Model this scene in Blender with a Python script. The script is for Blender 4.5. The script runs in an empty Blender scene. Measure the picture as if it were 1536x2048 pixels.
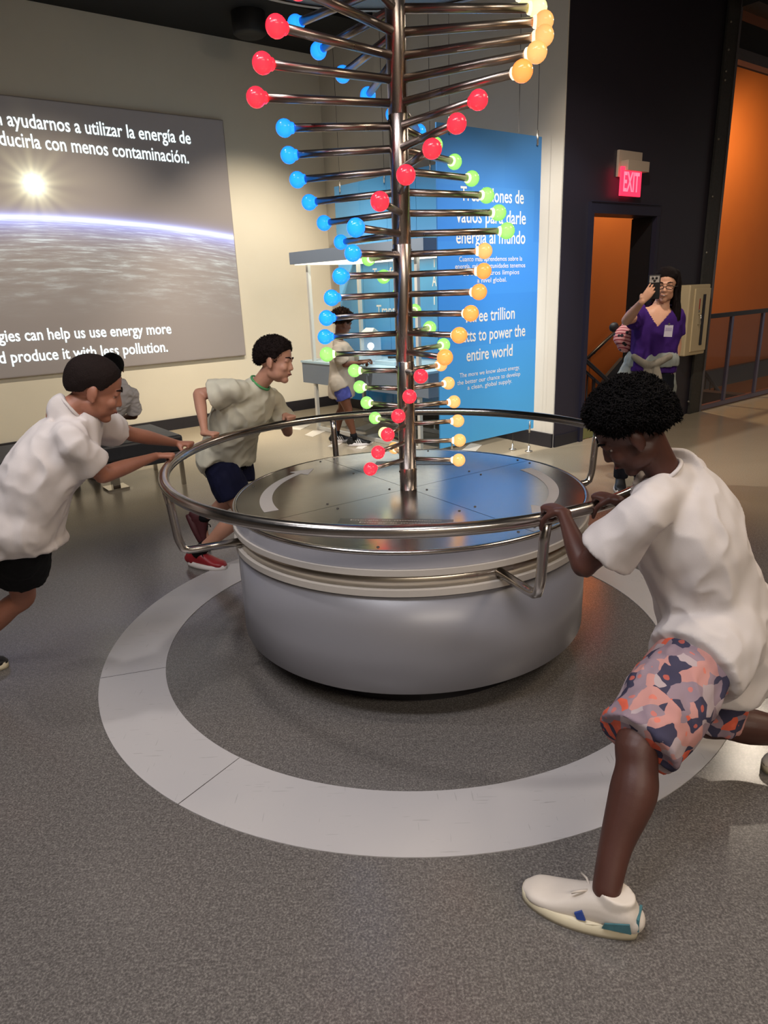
import bpy, bmesh, math, random
from mathutils import Vector as V, Matrix, noise
random.seed(7)
sc = bpy.context.scene
COL = sc.collection

# ------------------------------------------------------------------ camera
F_PX, PITCH, ROLL, EYE = 1378.9, 0.3146, -0.0400, 1.5
_fw = V((0, math.cos(PITCH), -math.sin(PITCH)))
_r0 = V((1, 0, 0)); _u0 = _r0.cross(_fw)
_rt = _r0 * math.cos(ROLL) + _u0 * math.sin(ROLL); _up = _rt.cross(_fw)
cd = bpy.data.cameras.new('camera'); cam = bpy.data.objects.new('camera', cd); COL.objects.link(cam)
cam.matrix_world = Matrix(((_rt.x, _up.x, -_fw.x, 0), (_rt.y, _up.y, -_fw.y, 0), (_rt.z, _up.z, -_fw.z, EYE), (0, 0, 0, 1)))
cd.sensor_fit = 'VERTICAL'; cd.sensor_height = 24; cd.lens = 24 * F_PX / 2048; cd.clip_start = .05
sc.camera = cam

# ------------------------------------------------------------------ light, exposure
sc.view_settings.view_transform = 'Standard'; sc.view_settings.look = 'None'
sc.view_settings.gamma = 1; sc.view_settings.use_curve_mapping = False
sc.view_settings.exposure = 0.45
w = bpy.data.worlds.new('world'); sc.world = w; w.use_nodes = True
w.node_tree.nodes['Background'].inputs[0].default_value = (1, .95, .9, 1)
w.node_tree.nodes['Background'].inputs[1].default_value = .16
def spot(name, loc, to, power, deg, blend=.5, col=(1, .86, .70), size=.06):
    l = bpy.data.lights.new(name, 'SPOT'); l.energy = power; l.spot_size = math.radians(deg); l.spot_blend = blend
    l.color = col; l.shadow_soft_size = size
    o = bpy.data.objects.new(name, l); COL.objects.link(o); o.location = loc
    o.rotation_euler = (V(to) - V(loc)).to_track_quat('-Z', 'Y').to_euler(); return o
def area(name, loc, to, power, sx, sy, col=(1, .93, .85)):
    l = bpy.data.lights.new(name, 'AREA'); l.energy = power; l.shape = 'RECTANGLE'; l.size = sx; l.size_y = sy; l.color = col
    o = bpy.data.objects.new(name, l); COL.objects.link(o); o.location = loc
    o.rotation_euler = (V(to) - V(loc)).to_track_quat('-Z', 'Y').to_euler(); return o
WARM = (1, .87, .70); SOFT = (1, .93, .86); COOL = (.86, .90, 1)
spot('wall_washer_a', (-1.6, 5.6, 4.0), (-3.3, 7.6, .7), 330, 70, .8, WARM)
spot('wall_washer_b', (-.1, 6.9, 4.0), (-1.5, 8.9, .6), 420, 66, .8, WARM)
spot('panel_spot', (-.26, 5.68, 4.05), (1.25, 6.3, 1.0), 240, 56, .6, SOFT, .03)
spot('panel_front_fill', (1.5, 3.7, 4.05), (.95, 5.9, 1.0), 330, 42, .8, (.95, .97, 1), .06)  # added fill that brightens the front of the blue panel
spot('kiosk_spot', (-1.2, 5.6, 4.05), (0, 7.4, .9), 340, 60, .6, SOFT, .03)
spot('exhibit_spot', (-1.6, 2.2, 4.05), (.1, 2.9, .6), 80, 70, .8, (1, .95, .92), .08)
spot('floor_spot', (4.4, 7.1, 4.05), (1.1, 2.3, .3), 80, 50, .8, (1, .85, .68), .08)
spot('front_spot', (-.8, .2, 4.05), (-.4, 2.0, .2), 45, 95, .9, (.95, .93, 1), .15)
area('soft_fill_right', (3.4, 1.6, 4.05), (1.6, 1.7, 0), 60, 1.4, 1.4, (1, .82, .62))  # added unseen soft light over the right side, no real fixture
spot('doorway_spot', (1.1, 3.7, 4.05), (2.4, 6.2, 1.2), 230, 60, .8, (1, .85, .72), .06)
spot('stair_lamp', (3.2, 9.6, 3.9), (3.4, 10.2, .6), 420, 120, .9, (1, .75, .45), .15)
spot('stair_lamp_right', (6.0, 10.4, 3.9), (6.3, 12.0, 1.8), 190, 165, .9, (1, .75, .45), .15)
spot('back_wall_fill', (2.3, 3.7, 4.05), (1.45, 6.75, 1.1), 110, 34, .6, (.78, .95, 1), .05)  # added fill to lift the panel's shadow on the back wall
area('soft_fill_near', (-1.2, .4, 4.05), (-1.2, .6, 0), 70, 3.2, .6, (.96, .95, 1))  # added soft light, also gives the steel something bright to reflect
area('soft_fill_rear', (1.5, -2.6, 4.05), (1.5, -2.6, 0), 125, 3.2, .6, (1, .88, .74))  # added soft light behind the camera for fill and steel highlights

# ------------------------------------------------------------------ materials
def lin(c):
    if isinstance(c, str): c = [int(c[i:i+2], 16) / 255 for i in (1, 3, 5)]
    return tuple((x / 12.92 if x <= .04045 else ((x + .055) / 1.055) ** 2.4) for x in c) + (1,)
class NT:
    def __init__(s, name):
        s.m = bpy.data.materials.new(name); s.m.use_nodes = True; s.t = s.m.node_tree; s.n = s.t.nodes; s.b = s.n['Principled BSDF']
    def new(s, t, **k):
        o = s.n.new(t)
        for a, b in k.items(): setattr(o, a, b)
        return o
    def link(s, a, b): s.t.links.new(a, b)
    def put(s, sock, v):
        if hasattr(v, 'is_output') or isinstance(v, bpy.types.NodeSocket): s.link(v, sock)
        else: sock.default_value = v
    def math(s, op, a, b=0., c=None):
        o = s.new('ShaderNodeMath', operation=op); s.put(o.inputs[0], a); s.put(o.inputs[1], b)
        if c is not None: s.put(o.inputs[2], c)
        return o.outputs[0]
    def mix(s, f, a, b, mode='MIX'):
        o = s.new('ShaderNodeMix', data_type='RGBA', blend_type=mode); s.put(o.inputs[0], f); s.put(o.inputs[6], a); s.put(o.inputs[7], b); return o.outputs[2]
    def ramp(s, f, stops):
        o = s.new('ShaderNodeValToRGB'); s.put(o.inputs[0], f); e = o.color_ramp.elements
        while len(e) < len(stops): e.new(.5)
        for i, (p, c) in enumerate(stops): e[i].position = p; e[i].color = c if len(c) == 4 else tuple(c) + (1,)
        return o.outputs[0]
    def coord(s, kind='Object'): return s.new('ShaderNodeTexCoord').outputs[kind]
    def mapping(s, v, sc_=(1, 1, 1), rot=(0, 0, 0), loc=(0, 0, 0)):
        o = s.new('ShaderNodeMapping'); s.link(v, o.inputs[0]); o.inputs[1].default_value = loc; o.inputs[2].default_value = rot; o.inputs[3].default_value = sc_; return o.outputs[0]
    def noise(s, v, scale, detail=3, rough=.5, out=0):
        o = s.new('ShaderNodeTexNoise'); s.link(v, o.inputs['Vector']); o.inputs['Scale'].default_value = scale; o.inputs['Detail'].default_value = detail; o.inputs['Roughness'].default_value = rough; return o.outputs[out]
    def bump(s, h, strength=.2, dist=.01):
        o = s.new('ShaderNodeBump'); s.link(h, o.inputs['Height']); o.inputs['Strength'].default_value = strength; o.inputs['Distance'].default_value = dist; s.link(o.outputs[0], s.b.inputs['Normal'])
    def set(s, **k):
        names = dict(base='Base Color', rough='Roughness', metal='Metallic', spec='Specular IOR Level', ior='IOR', trans='Transmission Weight', ecol='Emission Color', estr='Emission Strength', alpha='Alpha', sss='Subsurface Weight', aniso='Anisotropic', coat='Coat Weight')
        for a, b in k.items(): s.put(s.b.inputs[names[a]], b)
        return s
def simple(name, col, rough=.5, metal=0, nscale=0, namp=.08, bump=0, **k):
    n = NT(name); c = lin(col); n.set(rough=rough, metal=metal, **k)
    if nscale:
        f = n.noise(n.coord(), nscale, 4)
        n.set(base=n.mix(f, tuple(x * (1 - namp) for x in c[:3]) + (1,), tuple(min(1, x * (1 + namp)) for x in c[:3]) + (1,)))
        if bump: n.bump(f, bump, .004)
    else: n.set(base=c)
    return n.m
def steel(name, col, rough, mapscale=(1, 1, 40), bump=.05):
    n = NT(name); n.set(metal=1., base=lin(col))
    f = n.noise(n.mapping(n.coord(), mapscale), 8, 3)
    n.set(rough=n.math('MULTIPLY_ADD', f, .16, rough - .08)); n.bump(f, bump, .002); return n.m
def cloth(name, col, amp=.05, weave=500, folds=9, fstr=.35, sc3=(1, 1, .45)):
    n = NT(name); c = lin(col); v = n.coord()
    f = n.noise(n.mapping(v, sc3), folds, 2, .4); g = n.noise(v, weave, 1)
    n.set(rough=.85, base=n.mix(f, tuple(x * (1 - amp) for x in c[:3]) + (1,), tuple(min(1, x * (1 + amp)) for x in c[:3]) + (1,)), spec=.2)
    n.bump(n.math('MULTIPLY_ADD', g, .02, f), fstr, .03); return n.m
def skin(name, col, dark):
    n = NT(name); v = n.coord(); f = n.noise(v, 14, 4)
    n.set(base=n.mix(f, lin(dark), lin(col)), rough=.48, sss=.04, spec=.4); n.b.inputs['Subsurface Radius'].default_value = (.01, .004, .002)
    n.bump(n.noise(v, 260, 2), .08, .002); return n.m
def glow(name, col, s=1.0, core=None):
    n = NT(name); v = n.coord('Normal'); f = n.noise(n.coord(), 30, 2)
    lw = n.new('ShaderNodeLayerWeight'); lw.inputs[0].default_value = .35
    c = lin(col); k = lin(core) if core else c
    n.set(base=c, rough=.18, ecol=n.mix(lw.outputs['Facing'], k, c), estr=s); return n.m
def frosted(name, col, rough=.05, alpha=.3):
    n = NT(name); n.set(base=lin(col), rough=rough, alpha=alpha, ior=1.45); return n.m

M = {}
M['steel'] = steel('brushed_steel', '#a29c98', .26, (30, 30, 1))
M['rail'] = steel('rail_steel', '#b9b3ae', .22, (1, 1, 1), .02)
M['rod'] = steel('rod_steel', '#a89d95', .3, (1, 1, 1), .03)
M['pole'] = steel('pole_steel', '#b9afa8', .26, (60, 60, 1), .03)
M['deck'] = steel('deck_plate', '#aeadad', .22, (3, 40, 1), .02)
M['deckplate'] = steel('engraved_plate', '#7f7c7a', .33, (1, 1, 1), .02)
M['band'] = steel('band_steel', '#cfc6b8', .3, (1, 1, 1), .02)
M['drumgrey'] = simple('drum_grey_laminate', '#85848a', .32, 0, 3, .03)
M['drumlight'] = simple('upper_ring_grey', '#9c9ba2', .3, 0, 3, .03)
M['rim'] = simple('rim_beige', '#b9b2aa', .4, 0, 6, .03)
M['black'] = simple('black_paint', '#0c0b0c', .55)
M['plinth'] = simple('plinth_black', '#211f25', .5, 0, 8, .1)
M['ceil'] = simple('ceiling_black', '#08080a', .8)
M['screw'] = simple('screw_steel', '#4f4c49', .35, 1)
M['arrow'] = simple('arrow_paint', '#a39e9a', .45)
M['engrave'] = simple('engraving', '#a9a39c', .5)
M['white_text'] = simple('white_text', '#f6f4ee', .6)
M['chrome'] = simple('chrome', '#c9c6c2', .1, 1)
M['leather'] = simple('bench_leather', '#2b2c31', .42, 0, 30, .25, .3)
M['cable'] = simple('cable_steel', '#5b5752', .4, .7)
M['fitting'] = simple('fitting_metal', '#cfc8be', .25, .8)
M['white_metal'] = simple('white_metal', '#d8d6cc', .4)
M['kioskgrey'] = simple('kiosk_grey', '#7d8894', .45, 0, 3, .03)
M['kiosktop'] = simple('kiosk_top', '#b6d2dd', .25)
M['darkwall'] = simple('dark_wall_paint', '#2b2832', .42, 0, 2, .06, .1)
M['doorframe'] = simple('door_frame_paint', '#272635', .4, 0, 4, .04)
M['jamb'] = simple('jamb_black', '#121013', .5)
M['steelbeam'] = simple('painted_steel_beam', '#3e3d3a', .55, .2, 40, .35, .4)
M['flange'] = simple('beam_flange', '#6b676b', .5, .2, 40, .15)
M['rivet'] = simple('rivet_metal', '#8d8a80', .4, .6)
M['cabinet'] = simple('cabinet_cream', '#c9b893', .4, 0, 6, .03)
M['cabinetslot'] = simple('cabinet_slot', '#151315', .2)
M['redmark'] = simple('red_mark', '#a2281c', .5)
M['railing'] = simple('railing_black', '#17131a', .4)
M['glass'] = frosted('railing_glass', '#3a2a20', .04, .28)
M['post'] = simple('glass_post_metal', '#77738a', .3, .9)
M['exithousing'] = simple('exit_housing', '#b3a392', .5)
M['exitglow'] = glow('exit_red_acrylic', '#ff1238', 1.1, '#ff4060')
M['exitletter'] = glow('exit_letter', '#ff6a80', 1.3)
M['acrylic'] = frosted('clear_acrylic', '#dff2ff', .02, .22)
M['bulbwhite'] = glow('white_bulb', '#ffffff', 1.3)
M['underlight'] = glow('canopy_lightbox', '#fff6e0', 1.6)
M['greenfloor'] = simple('landing_carpet', '#5a5a2e', .9, 0, 60, .2)
M['stripe'] = simple('white_floor_light', '#e9e2d4', .3, 0, 6, .03)  # white colour standing in for light falling on the floor
M['canopydisc'] = simple('hanging_disc_paint', '#7d8b98', .4, 0, 3, .05)
M['discedge'] = simple('hanging_disc_edge', '#aaa79f', .4)
M['speaker'] = simple('speaker_black', '#141414', .6, 0, 60, .3)
M['ducts'] = simple('duct_dark', '#191713', .6, 0, 4, .3)
BALL = {'r': ('#ff1a34', '#ff3a44', 1.0), 'o': ('#ff7a2c', '#ffb060', .85), 'a': ('#e8954a', '#f5c880', .75),
        'g': ('#6cd048', '#b8f088', .78), 'b': ('#1268ff', '#2fb0ff', .9), 'y': ('#dfe080', '#fffbc0', .9)}
for k, (c, d, s) in BALL.items(): M['ball' + k] = glow('bulb_' + {'r': 'red', 'o': 'orange', 'a': 'amber', 'g': 'green', 'b': 'blue', 'y': 'yellow'}[k], c, s, d)
M['cap'] = glow('bulb_collar', '#fff2d0', .9)

def floor_mat():
    n = NT('speckled_terrazzo'); v = n.coord()
    vo = n.new('ShaderNodeTexVoronoi'); n.link(v, vo.inputs['Vector']); vo.inputs['Scale'].default_value = 150
    f = n.math('MULTIPLY_ADD', n.noise(v, 170, 3, .7), .8, n.math('MULTIPLY', n.noise(v, 60, 2), .2))
    c = n.ramp(f, [(.40, lin('#504c4a')), (.52, lin('#696461')), (.62, lin('#85807b'))])
    big = n.noise(v, .8, 3)
    c = n.mix(n.math('MULTIPLY', big, .25), c, lin('#5d5a58'))
    # lighter beige away from the exhibit
    sp = n.new('ShaderNodeSeparateXYZ'); n.link(v, sp.inputs[0])
    dx = n.math('SUBTRACT', sp.outputs[0], .11); dy = n.math('SUBTRACT', sp.outputs[1], 2.87)
    r = n.math('SQRT', n.math('ADD', n.math('MULTIPLY', dx, dx), n.math('MULTIPLY', dy, dy)))
    mask = n.new('ShaderNodeMapRange'); n.link(r, mask.inputs[0]); mask.inputs[1].default_value = 2.1; mask.inputs[2].default_value = 2.9
    side = n.new('ShaderNodeMapRange'); n.link(sp.outputs[1], side.inputs[0]); side.inputs[1].default_value = 3.2; side.inputs[2].default_value = 4.4
    mk = n.math('MULTIPLY', mask.outputs[0], side.outputs[0])
    far = n.ramp(n.noise(v, 120, 3, .7), [(.35, lin('#a3967f')), (.65, lin('#b5a890'))])
    n.set(base=n.mix(mk, c, far), ior=1.55)
    n.set(rough=n.math('MULTIPLY_ADD', n.noise(v, 5, 3), .12, .14))
    n.bump(f, .05, .002); return n.m
M['floor'] = floor_mat()
def ring_mat():
    n = NT('white_vinyl_ring'); v = n.coord()
    a = n.noise(n.mapping(v, (9, 160, 1), (0, 0, .5)), 1, 2); b = n.noise(n.mapping(v, (120, 8, 1), (0, 0, .9)), 1, 2); c3 = n.noise(v, 2.2, 3)
    sc1 = n.math('GREATER_THAN', a, .70); sc2 = n.math('GREATER_THAN', b, .72)
    s = n.math('MULTIPLY', n.math('MAXIMUM', sc1, sc2), n.math('MULTIPLY', c3, .8))
    base = n.mix(c3, lin('#a9a6a8'), lin('#bcb7b4'))
    n.set(base=n.mix(s, base, lin('#75716f')), rough=.38); return n.m
M['ring'] = ring_mat()
def wall_mat(name, a, b):
    n = NT(name); v = n.coord(); f = n.noise(v, 3, 4); n.set(base=n.mix(f, lin(a), lin(b)), rough=.75); n.bump(n.noise(v, 90, 3), .12, .003); return n.m
M['wall'] = wall_mat('cream_wall', '#cfc8b6', '#d6cfbd')
M['wallw'] = wall_mat('white_back_wall', '#cfc9bc', '#d5d0c5')
M['orange'] = wall_mat('orange_wall', '#b05a18', '#b8621c')
def blue_mat(name, c1, c2, c3, sx):
    n = NT(name); v = n.coord('UV')
    sp = n.new('ShaderNodeSeparateXYZ'); n.link(v, sp.inputs[0])
    g = n.ramp(sp.outputs[1], [(0, lin(c1)), (.55, lin(c2)), (1, lin(c3))])
    bx = n.new('ShaderNodeTexBrick'); n.link(v, bx.inputs['Vector']); bx.inputs['Scale'].default_value = sx; bx.inputs['Mortar Size'].default_value = 0
    bx.inputs['Color1'].default_value = (1, 1, 1, 1); bx.inputs['Color2'].default_value = (.82, .86, .95, 1); bx.inputs['Brick Width'].default_value = .9; bx.inputs['Row Height'].default_value = .5
    n.set(base=n.mix(.8, g, bx.outputs[0], 'MULTIPLY'), rough=.12); return n.m
M['bluepanel'] = blue_mat('blue_printed_panel', '#5cbcf6', '#4c9cf6', '#5c98d2', 3)
M['bluekiosk'] = blue_mat('pale_blue_printed_panel', '#3f9ff0', '#6fb8e4', '#4585b4', 5)
def earth_mat():
    n = NT('projected_earth'); v = n.coord('UV'); sp = n.new('ShaderNodeSeparateXYZ'); n.link(v, sp.inputs[0]); x, y = sp.outputs[0], sp.outputs[1]
    # x: metres left of the right edge (negative), y: height in metres
    zh = n.math('MULTIPLY_ADD', n.math('MULTIPLY', x, x), EH[2], n.math('MULTIPLY_ADD', x, EH[1], EH[0]))
    d = n.math('SUBTRACT', y, zh)
    ab = n.math('ABSOLUTE', d)
    line = n.math('POWER', 2.718, n.math('MULTIPLY', ab, -60.)); halo = n.math('POWER', 2.718, n.math('MULTIPLY', n.math('MAXIMUM', d, n.math('MULTIPLY', d, -.45)), -30.))
    below = n.math('LESS_THAN', d, 0.)
    persp = n.math('DIVIDE', 1., n.math('ADD', n.math('MULTIPLY', ab, 3.), .25))
    cmb = n.new('ShaderNodeCombineXYZ'); n.link(n.math('MULTIPLY', x, 1.0), cmb.inputs[0]); n.link(n.math('MULTIPLY', n.math('LOGARITHM', n.math('ADD', ab, .12), 2.718), 5.), cmb.inputs[1])
    cl = n.noise(cmb.outputs[0], 2.6, 9, .68); cl2 = n.noise(cmb.outputs[0], .8, 3, .5)
    clouds = n.ramp(cl, [(.40, (.0, .005, .01, 1)), (.52, (.12, .15, .15, 1)), (.64, (.60, .74, .72, 1))])
    fade = n.new('ShaderNodeMapRange'); n.link(ab, fade.inputs[0]); fade.inputs[1].default_value = .95; fade.inputs[2].default_value = .1
    fk = n.math('MULTIPLY', n.math('MULTIPLY', fade.outputs[0], below), n.math('MULTIPLY_ADD', cl2, 1.4, -.1))
    cc = n.mix(fk, (0, 0, 0, 1), clouds)
    cc = n.mix(halo, cc, (.16, .26, 1.1, 1), 'ADD'); 
    cc2 = n.mix(line, cc, (1.0, 1.1, 1.2, 1), 'ADD')
    sx = n.math('SUBTRACT', x, SUNP[0]); sy = n.math('SUBTRACT', y, SUNP[1])
    rr = n.math('SQRT', n.math('ADD', n.math('MULTIPLY', sx, sx), n.math('MULTIPLY', sy, sy)))
    ang = n.math('ARCTAN2', sy, sx)
    rays = n.math('MULTIPLY_ADD', n.math('SINE', n.math('MULTIPLY', ang, 9.)), .3, n.math('MULTIPLY_ADD', n.math('SINE', n.math('MULTIPLY', ang, 17.)), .25, .8))
    g1 = n.math('POWER', 2.718, n.math('MULTIPLY', rr, -20.)); g2 = n.math('MULTIPLY', n.math('POWER', 2.718, n.math('MULTIPLY', rr, -5.5)), rays)
    cc2 = n.mix(g1, cc2, (5, 5, 3.6, 1), 'ADD'); cc2 = n.mix(n.math('MULTIPLY', g2, .5), cc2, (.8, .72, .4, 1), 'ADD')
    n.set(base=lin('#8c8583'), rough=.8, ecol=n.mix(1., cc2, (.028, .026, .027, 1), 'ADD'), estr=.8); return n.m

# ------------------------------------------------------------------ object helpers
def tag(o, label=None, cat=None, group=None, kind=None):
    if label: o['label'] = label
    if cat: o['category'] = cat
    if group: o['group'] = group
    if kind: o['kind'] = kind
    return o
def thing(name, label, cat, loc=(0, 0, 0), group=None):
    o = bpy.data.objects.new(name, None); COL.objects.link(o); o.location = loc; o.empty_display_size = .1
    return tag(o, label, cat, group)
def origin_of(p):
    o = V((0, 0, 0))
    while p is not None: o = o + p.location; p = p.parent
    return o
def link_mesh(name, me, mats, parent=None, smooth=False, label=None):
    me.name = name
    for m in (mats if isinstance(mats, (list, tuple)) else [mats]): me.materials.append(m)
    if smooth:
        for p in me.polygons: p.use_smooth = True
    o = bpy.data.objects.new(name, me); COL.objects.link(o)
    if parent is not None:
        o.parent = parent; me.transform(Matrix.Translation(-origin_of(parent)))
    if label: o['label'] = label
    return o
class MB:
    def __init__(s): s.bm = bmesh.new(); s.uv = None
    def box(s, c, size, ax=(V((1, 0, 0)), V((0, 1, 0)), V((0, 0, 1))), mi=0, bev=0):
        c = V(c); h = [x / 2 for x in size]; vs = []
        for i in (-1, 1):
            for j in (-1, 1):
                for k in (-1, 1): vs.append(s.bm.verts.new(c + ax[0] * h[0] * i + ax[1] * h[1] * j + ax[2] * h[2] * k))
        fs = [s.bm.faces.new([vs[i] for i in f]) for f in ((0, 1, 3, 2), (4, 6, 7, 5), (0, 4, 5, 1), (2, 3, 7, 6), (0, 2, 6, 4), (1, 5, 7, 3))]
        for f in fs: f.material_index = mi
        if bev:
            es = list({e for f in fs for e in f.edges}); bmesh.ops.bevel(s.bm, geom=es, offset=bev, segments=2, affect='EDGES', profile=.5)
        return s
    def tube(s, pts, r, n=12, closed=False, mi=0, caps=True):
        pts = [V(p) for p in pts]; rs = r if isinstance(r, (list, tuple)) else [r] * len(pts); rings = []; ref = None; N = len(pts)
        for i, p in enumerate(pts):
            a = pts[(i - 1) % N] if (closed or i > 0) else p; b = pts[(i + 1) % N] if (closed or i < N - 1) else p
            t = (b - a).normalized()
            if ref is None: ref = t.orthogonal().normalized()
            ref = (ref - t * ref.dot(t)).normalized(); bi = t.cross(ref)
            rings.append([s.bm.verts.new(p + ref * math.cos(2 * math.pi * k / n) * rs[i] + bi * math.sin(2 * math.pi * k / n) * rs[i]) for k in range(n)])
        m = N if closed else N - 1
        for i in range(m):
            A, B = rings[i], rings[(i + 1) % N]
            off = 0
            if closed and i == N - 1:
                off = min(range(n), key=lambda q: (A[0].co - B[q].co).length)
            for k in range(n):
                f = s.bm.faces.new((A[k], A[(k + 1) % n], B[(k + 1 + off) % n], B[(k + off) % n])); f.material_index = mi; f.smooth = True
        if not closed and caps:
            s.bm.faces.new(rings[0][::-1]).material_index = mi; s.bm.faces.new(rings[-1]).material_index = mi
        return s
    def lathe(s, prof, c=(0, 0, 0), n=96, ax=None, mi=0, smooth=True, a0=0, a1=2 * math.pi):
        c = V(c); X, Y, Z = ax or (V((1, 0, 0)), V((0, 1, 0)), V((0, 0, 1))); full = abs(a1 - a0 - 2 * math.pi) < 1e-6
        cols = []
        for k in range(n if full else n + 1):
            a = a0 + (a1 - a0) * k / n
            cols.append([s.bm.verts.new(c + (X * math.cos(a) + Y * math.sin(a)) * r + Z * z) for r, z in prof])
        for k in range(n):
            A, B = cols[k], cols[(k + 1) % len(cols)]
            for i in range(len(prof) - 1):
                if prof[i][0] < 1e-6 and prof[i + 1][0] < 1e-6: continue
                try: f = s.bm.faces.new((A[i], B[i], B[i + 1], A[i + 1])); f.material_index = mi; f.smooth = smooth
                except ValueError: pass
        return s
    def sphere(s, c, r, seg=16, ax=None, mi=0):
        rx, ry, rz = r if isinstance(r, (list, tuple)) else (r, r, r); X, Y, Z = ax or (V((1, 0, 0)), V((0, 1, 0)), V((0, 0, 1))); c = V(c)
        rings = []; nr = seg // 2
        top = s.bm.verts.new(c + Z * rz); bot = s.bm.verts.new(c - Z * rz)
        for i in range(1, nr):
            t = math.pi * i / nr
            rings.append([s.bm.verts.new(c + X * rx * math.sin(t) * math.cos(2 * math.pi * k / seg) + Y * ry * math.sin(t) * math.sin(2 * math.pi * k / seg) + Z * rz * math.cos(t)) for k in range(seg)])
        fs = []
        for k in range(seg):
            q = (k + 1) % seg
            fs.append(s.bm.faces.new((top, rings[0][k], rings[0][q]))); fs.append(s.bm.faces.new((bot, rings[-1][q], rings[-1][k])))
            for i in range(len(rings) - 1): fs.append(s.bm.faces.new((rings[i][k], rings[i + 1][k], rings[i + 1][q], rings[i][q])))
        for f in fs: f.smooth = True; f.material_index = mi
        return s
    def prism(s, poly, d, mi=0):
        """closed polygon (list of points) extruded along d"""
        a = [s.bm.verts.new(V(p)) for p in poly]; b = [s.bm.verts.new(V(p) + V(d)) for p in poly]; n = len(a)
        s.bm.faces.new(a).material_index = mi; s.bm.faces.new(b[::-1]).material_index = mi
        for i in range(n): s.bm.faces.new((a[i], b[i], b[(i + 1) % n], a[(i + 1) % n])).material_index = mi
        return s
    def mesh(s):
        bmesh.ops.remove_doubles(s.bm, verts=s.bm.verts, dist=1e-6)
        bmesh.ops.recalc_face_normals(s.bm, faces=s.bm.faces)
        me = bpy.data.meshes.new('m'); s.bm.to_mesh(me); s.bm.free(); return me
    def build(s, name, mats, parent=None, label=None): return link_mesh(name, s.mesh(), mats, parent, False, label)
def struct(o): o['kind'] = 'structure'; return o

# ------------------------------------------------------------------ places: directions of the room
ZUP = V((0, 0, 1))
A_U = math.radians(53); U = V((math.sin(A_U), math.cos(A_U), 0)); NU = V((U.y, -U.x, 0))      # along the screen wall / its normal into the room
WL = V((-3.92, 6.962, 0)); PC = V((1.628, 6.375, 0)); CC = V((-.56, 9.49, 0))
D2 = (CC - PC).normalized(); N2 = V((-D2.y, D2.x, 0));
if N2.dot(-PC) < 0: N2 = -N2
def ray(px, py): return (_fw + _rt * ((px - 768) / F_PX) - _up * ((py - 1024) / F_PX))
EYEP = V((0, 0, EYE))
def on_plane(px, py, P, n):
    d = ray(px, py); return EYEP + d * ((P - EYEP).dot(n) / d.dot(n))
def on_z(px, py, z=0): return on_plane(px, py, V((0, 0, z)), ZUP)
def at(px, py, Y): 
    d = ray(px, py); return EYEP + d * (Y / d.y)
UX = (U, NU, ZUP)
VA = math.radians(-40); KV = V((math.sin(VA), math.cos(VA), 0)); KN = V((-KV.y, KV.x, 0)) * -1
if KN.dot(V((0, 1, 0))) < 0: KN = -KN        # pointing away from the camera

# ------------------------------------------------------------------ room shell
# left wall, back wall
L0 = WL - U * 7; Lend = CC
m = MB(); m.prism([(-9.5, -5.3, 0), (9.7, -5.3, 0), PC + U * 10.1, PC - NU * .01, PC - NU * .2, CC + U * .3, L0 - NU * .15, L0 - NU * .15 - U * .1], (0, 0, -.1)); struct(m.build('floor', M['floor']))
m = MB(); c = (L0 + CC) / 2 - NU * .1 + ZUP * 2.08; m.box(c, ((CC - L0).length + .2, .2, 4.16), UX); struct(m.build('wall_left', M['wall']))
m = MB(); c = (PC + CC) / 2 - N2 * .1 + ZUP * 2.2 + D2 * .008 + N2 * .014; m.box(c, ((CC - PC).length, .2, 4.4), (D2, N2, ZUP)); struct(m.build('wall_back', M['wallw']))
m = MB(); c = (L0 + CC) / 2 + NU * .012 + ZUP * .065; m.box(c, ((CC - L0).length, .024, .13), UX); struct(m.build('baseboard_left', M['plinth']))
m = MB(); c = (PC + CC) / 2 + N2 * .026 + ZUP * .065; m.box(c, ((CC - PC).length, .024, .13), (D2, N2, ZUP)); struct(m.build('baseboard_back', M['plinth']))
# dark wall with the doorway (parametrised by distance t along U from the corner)
def dw(t, z, out=0.): return PC + U * t + ZUP * z + NU * out
TH = .24
def slab(name, t0, t1, z0, z1, mat, o0=-TH, o1=0., parent=None):
    m = MB(); m.box(dw((t0 + t1) / 2, (z0 + z1) / 2, (o0 + o1) / 2), (t1 - t0, o1 - o0, z1 - z0), UX); return m.build(name, mat, parent)
m = MB()
for t0, t1, z0, z1 in ((0, .395, 0, 4.4), (.395, 1.395, 2.075, 4.4), (1.395, 2.34, 0, 4.4)):
    m.box(dw((t0 + t1) / 2, (z0 + z1) / 2, -TH / 2), (t1 - t0, TH, z1 - z0), UX)
struct(m.build('wall_right', M['darkwall']))
struct(slab('baseboard_right', .0, .34, 0, .11, M['plinth'], 0, .012))
m = MB()
m.box(dw(.375, 1.03, -.095), (.05, .25, 2.06), UX); m.box(dw(1.415, 1.03, -.095), (.05, .25, 2.06), UX); m.box(dw(.895, 2.1, -.095), (1.09, .25, .09), UX)
m.box(dw(.895, 2.152, .035), (1.09, .02, .008), UX)
struct(m.build('door_1', [M['doorframe'], M['jamb']]))
slab('trim_1', 1.375, 1.39, 0, 2.05, M['jamb'], -.24, -.02)['kind'] = 'structure'
# stairwell: orange wall behind
struct(slab('wall_stairwell', .2, 11, -2.2, 4.6, M['orange'], -2.2, -2.0))
struct(slab('wall_stairwell_end', 4.0, 4.2, -2.2, -.01, M['plinth'], -2.0, -TH))
struct(slab('baseboard_stairwell', 3.6, 11, -.35, -.05, M['plinth'], -2.0, -1.9))
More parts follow.
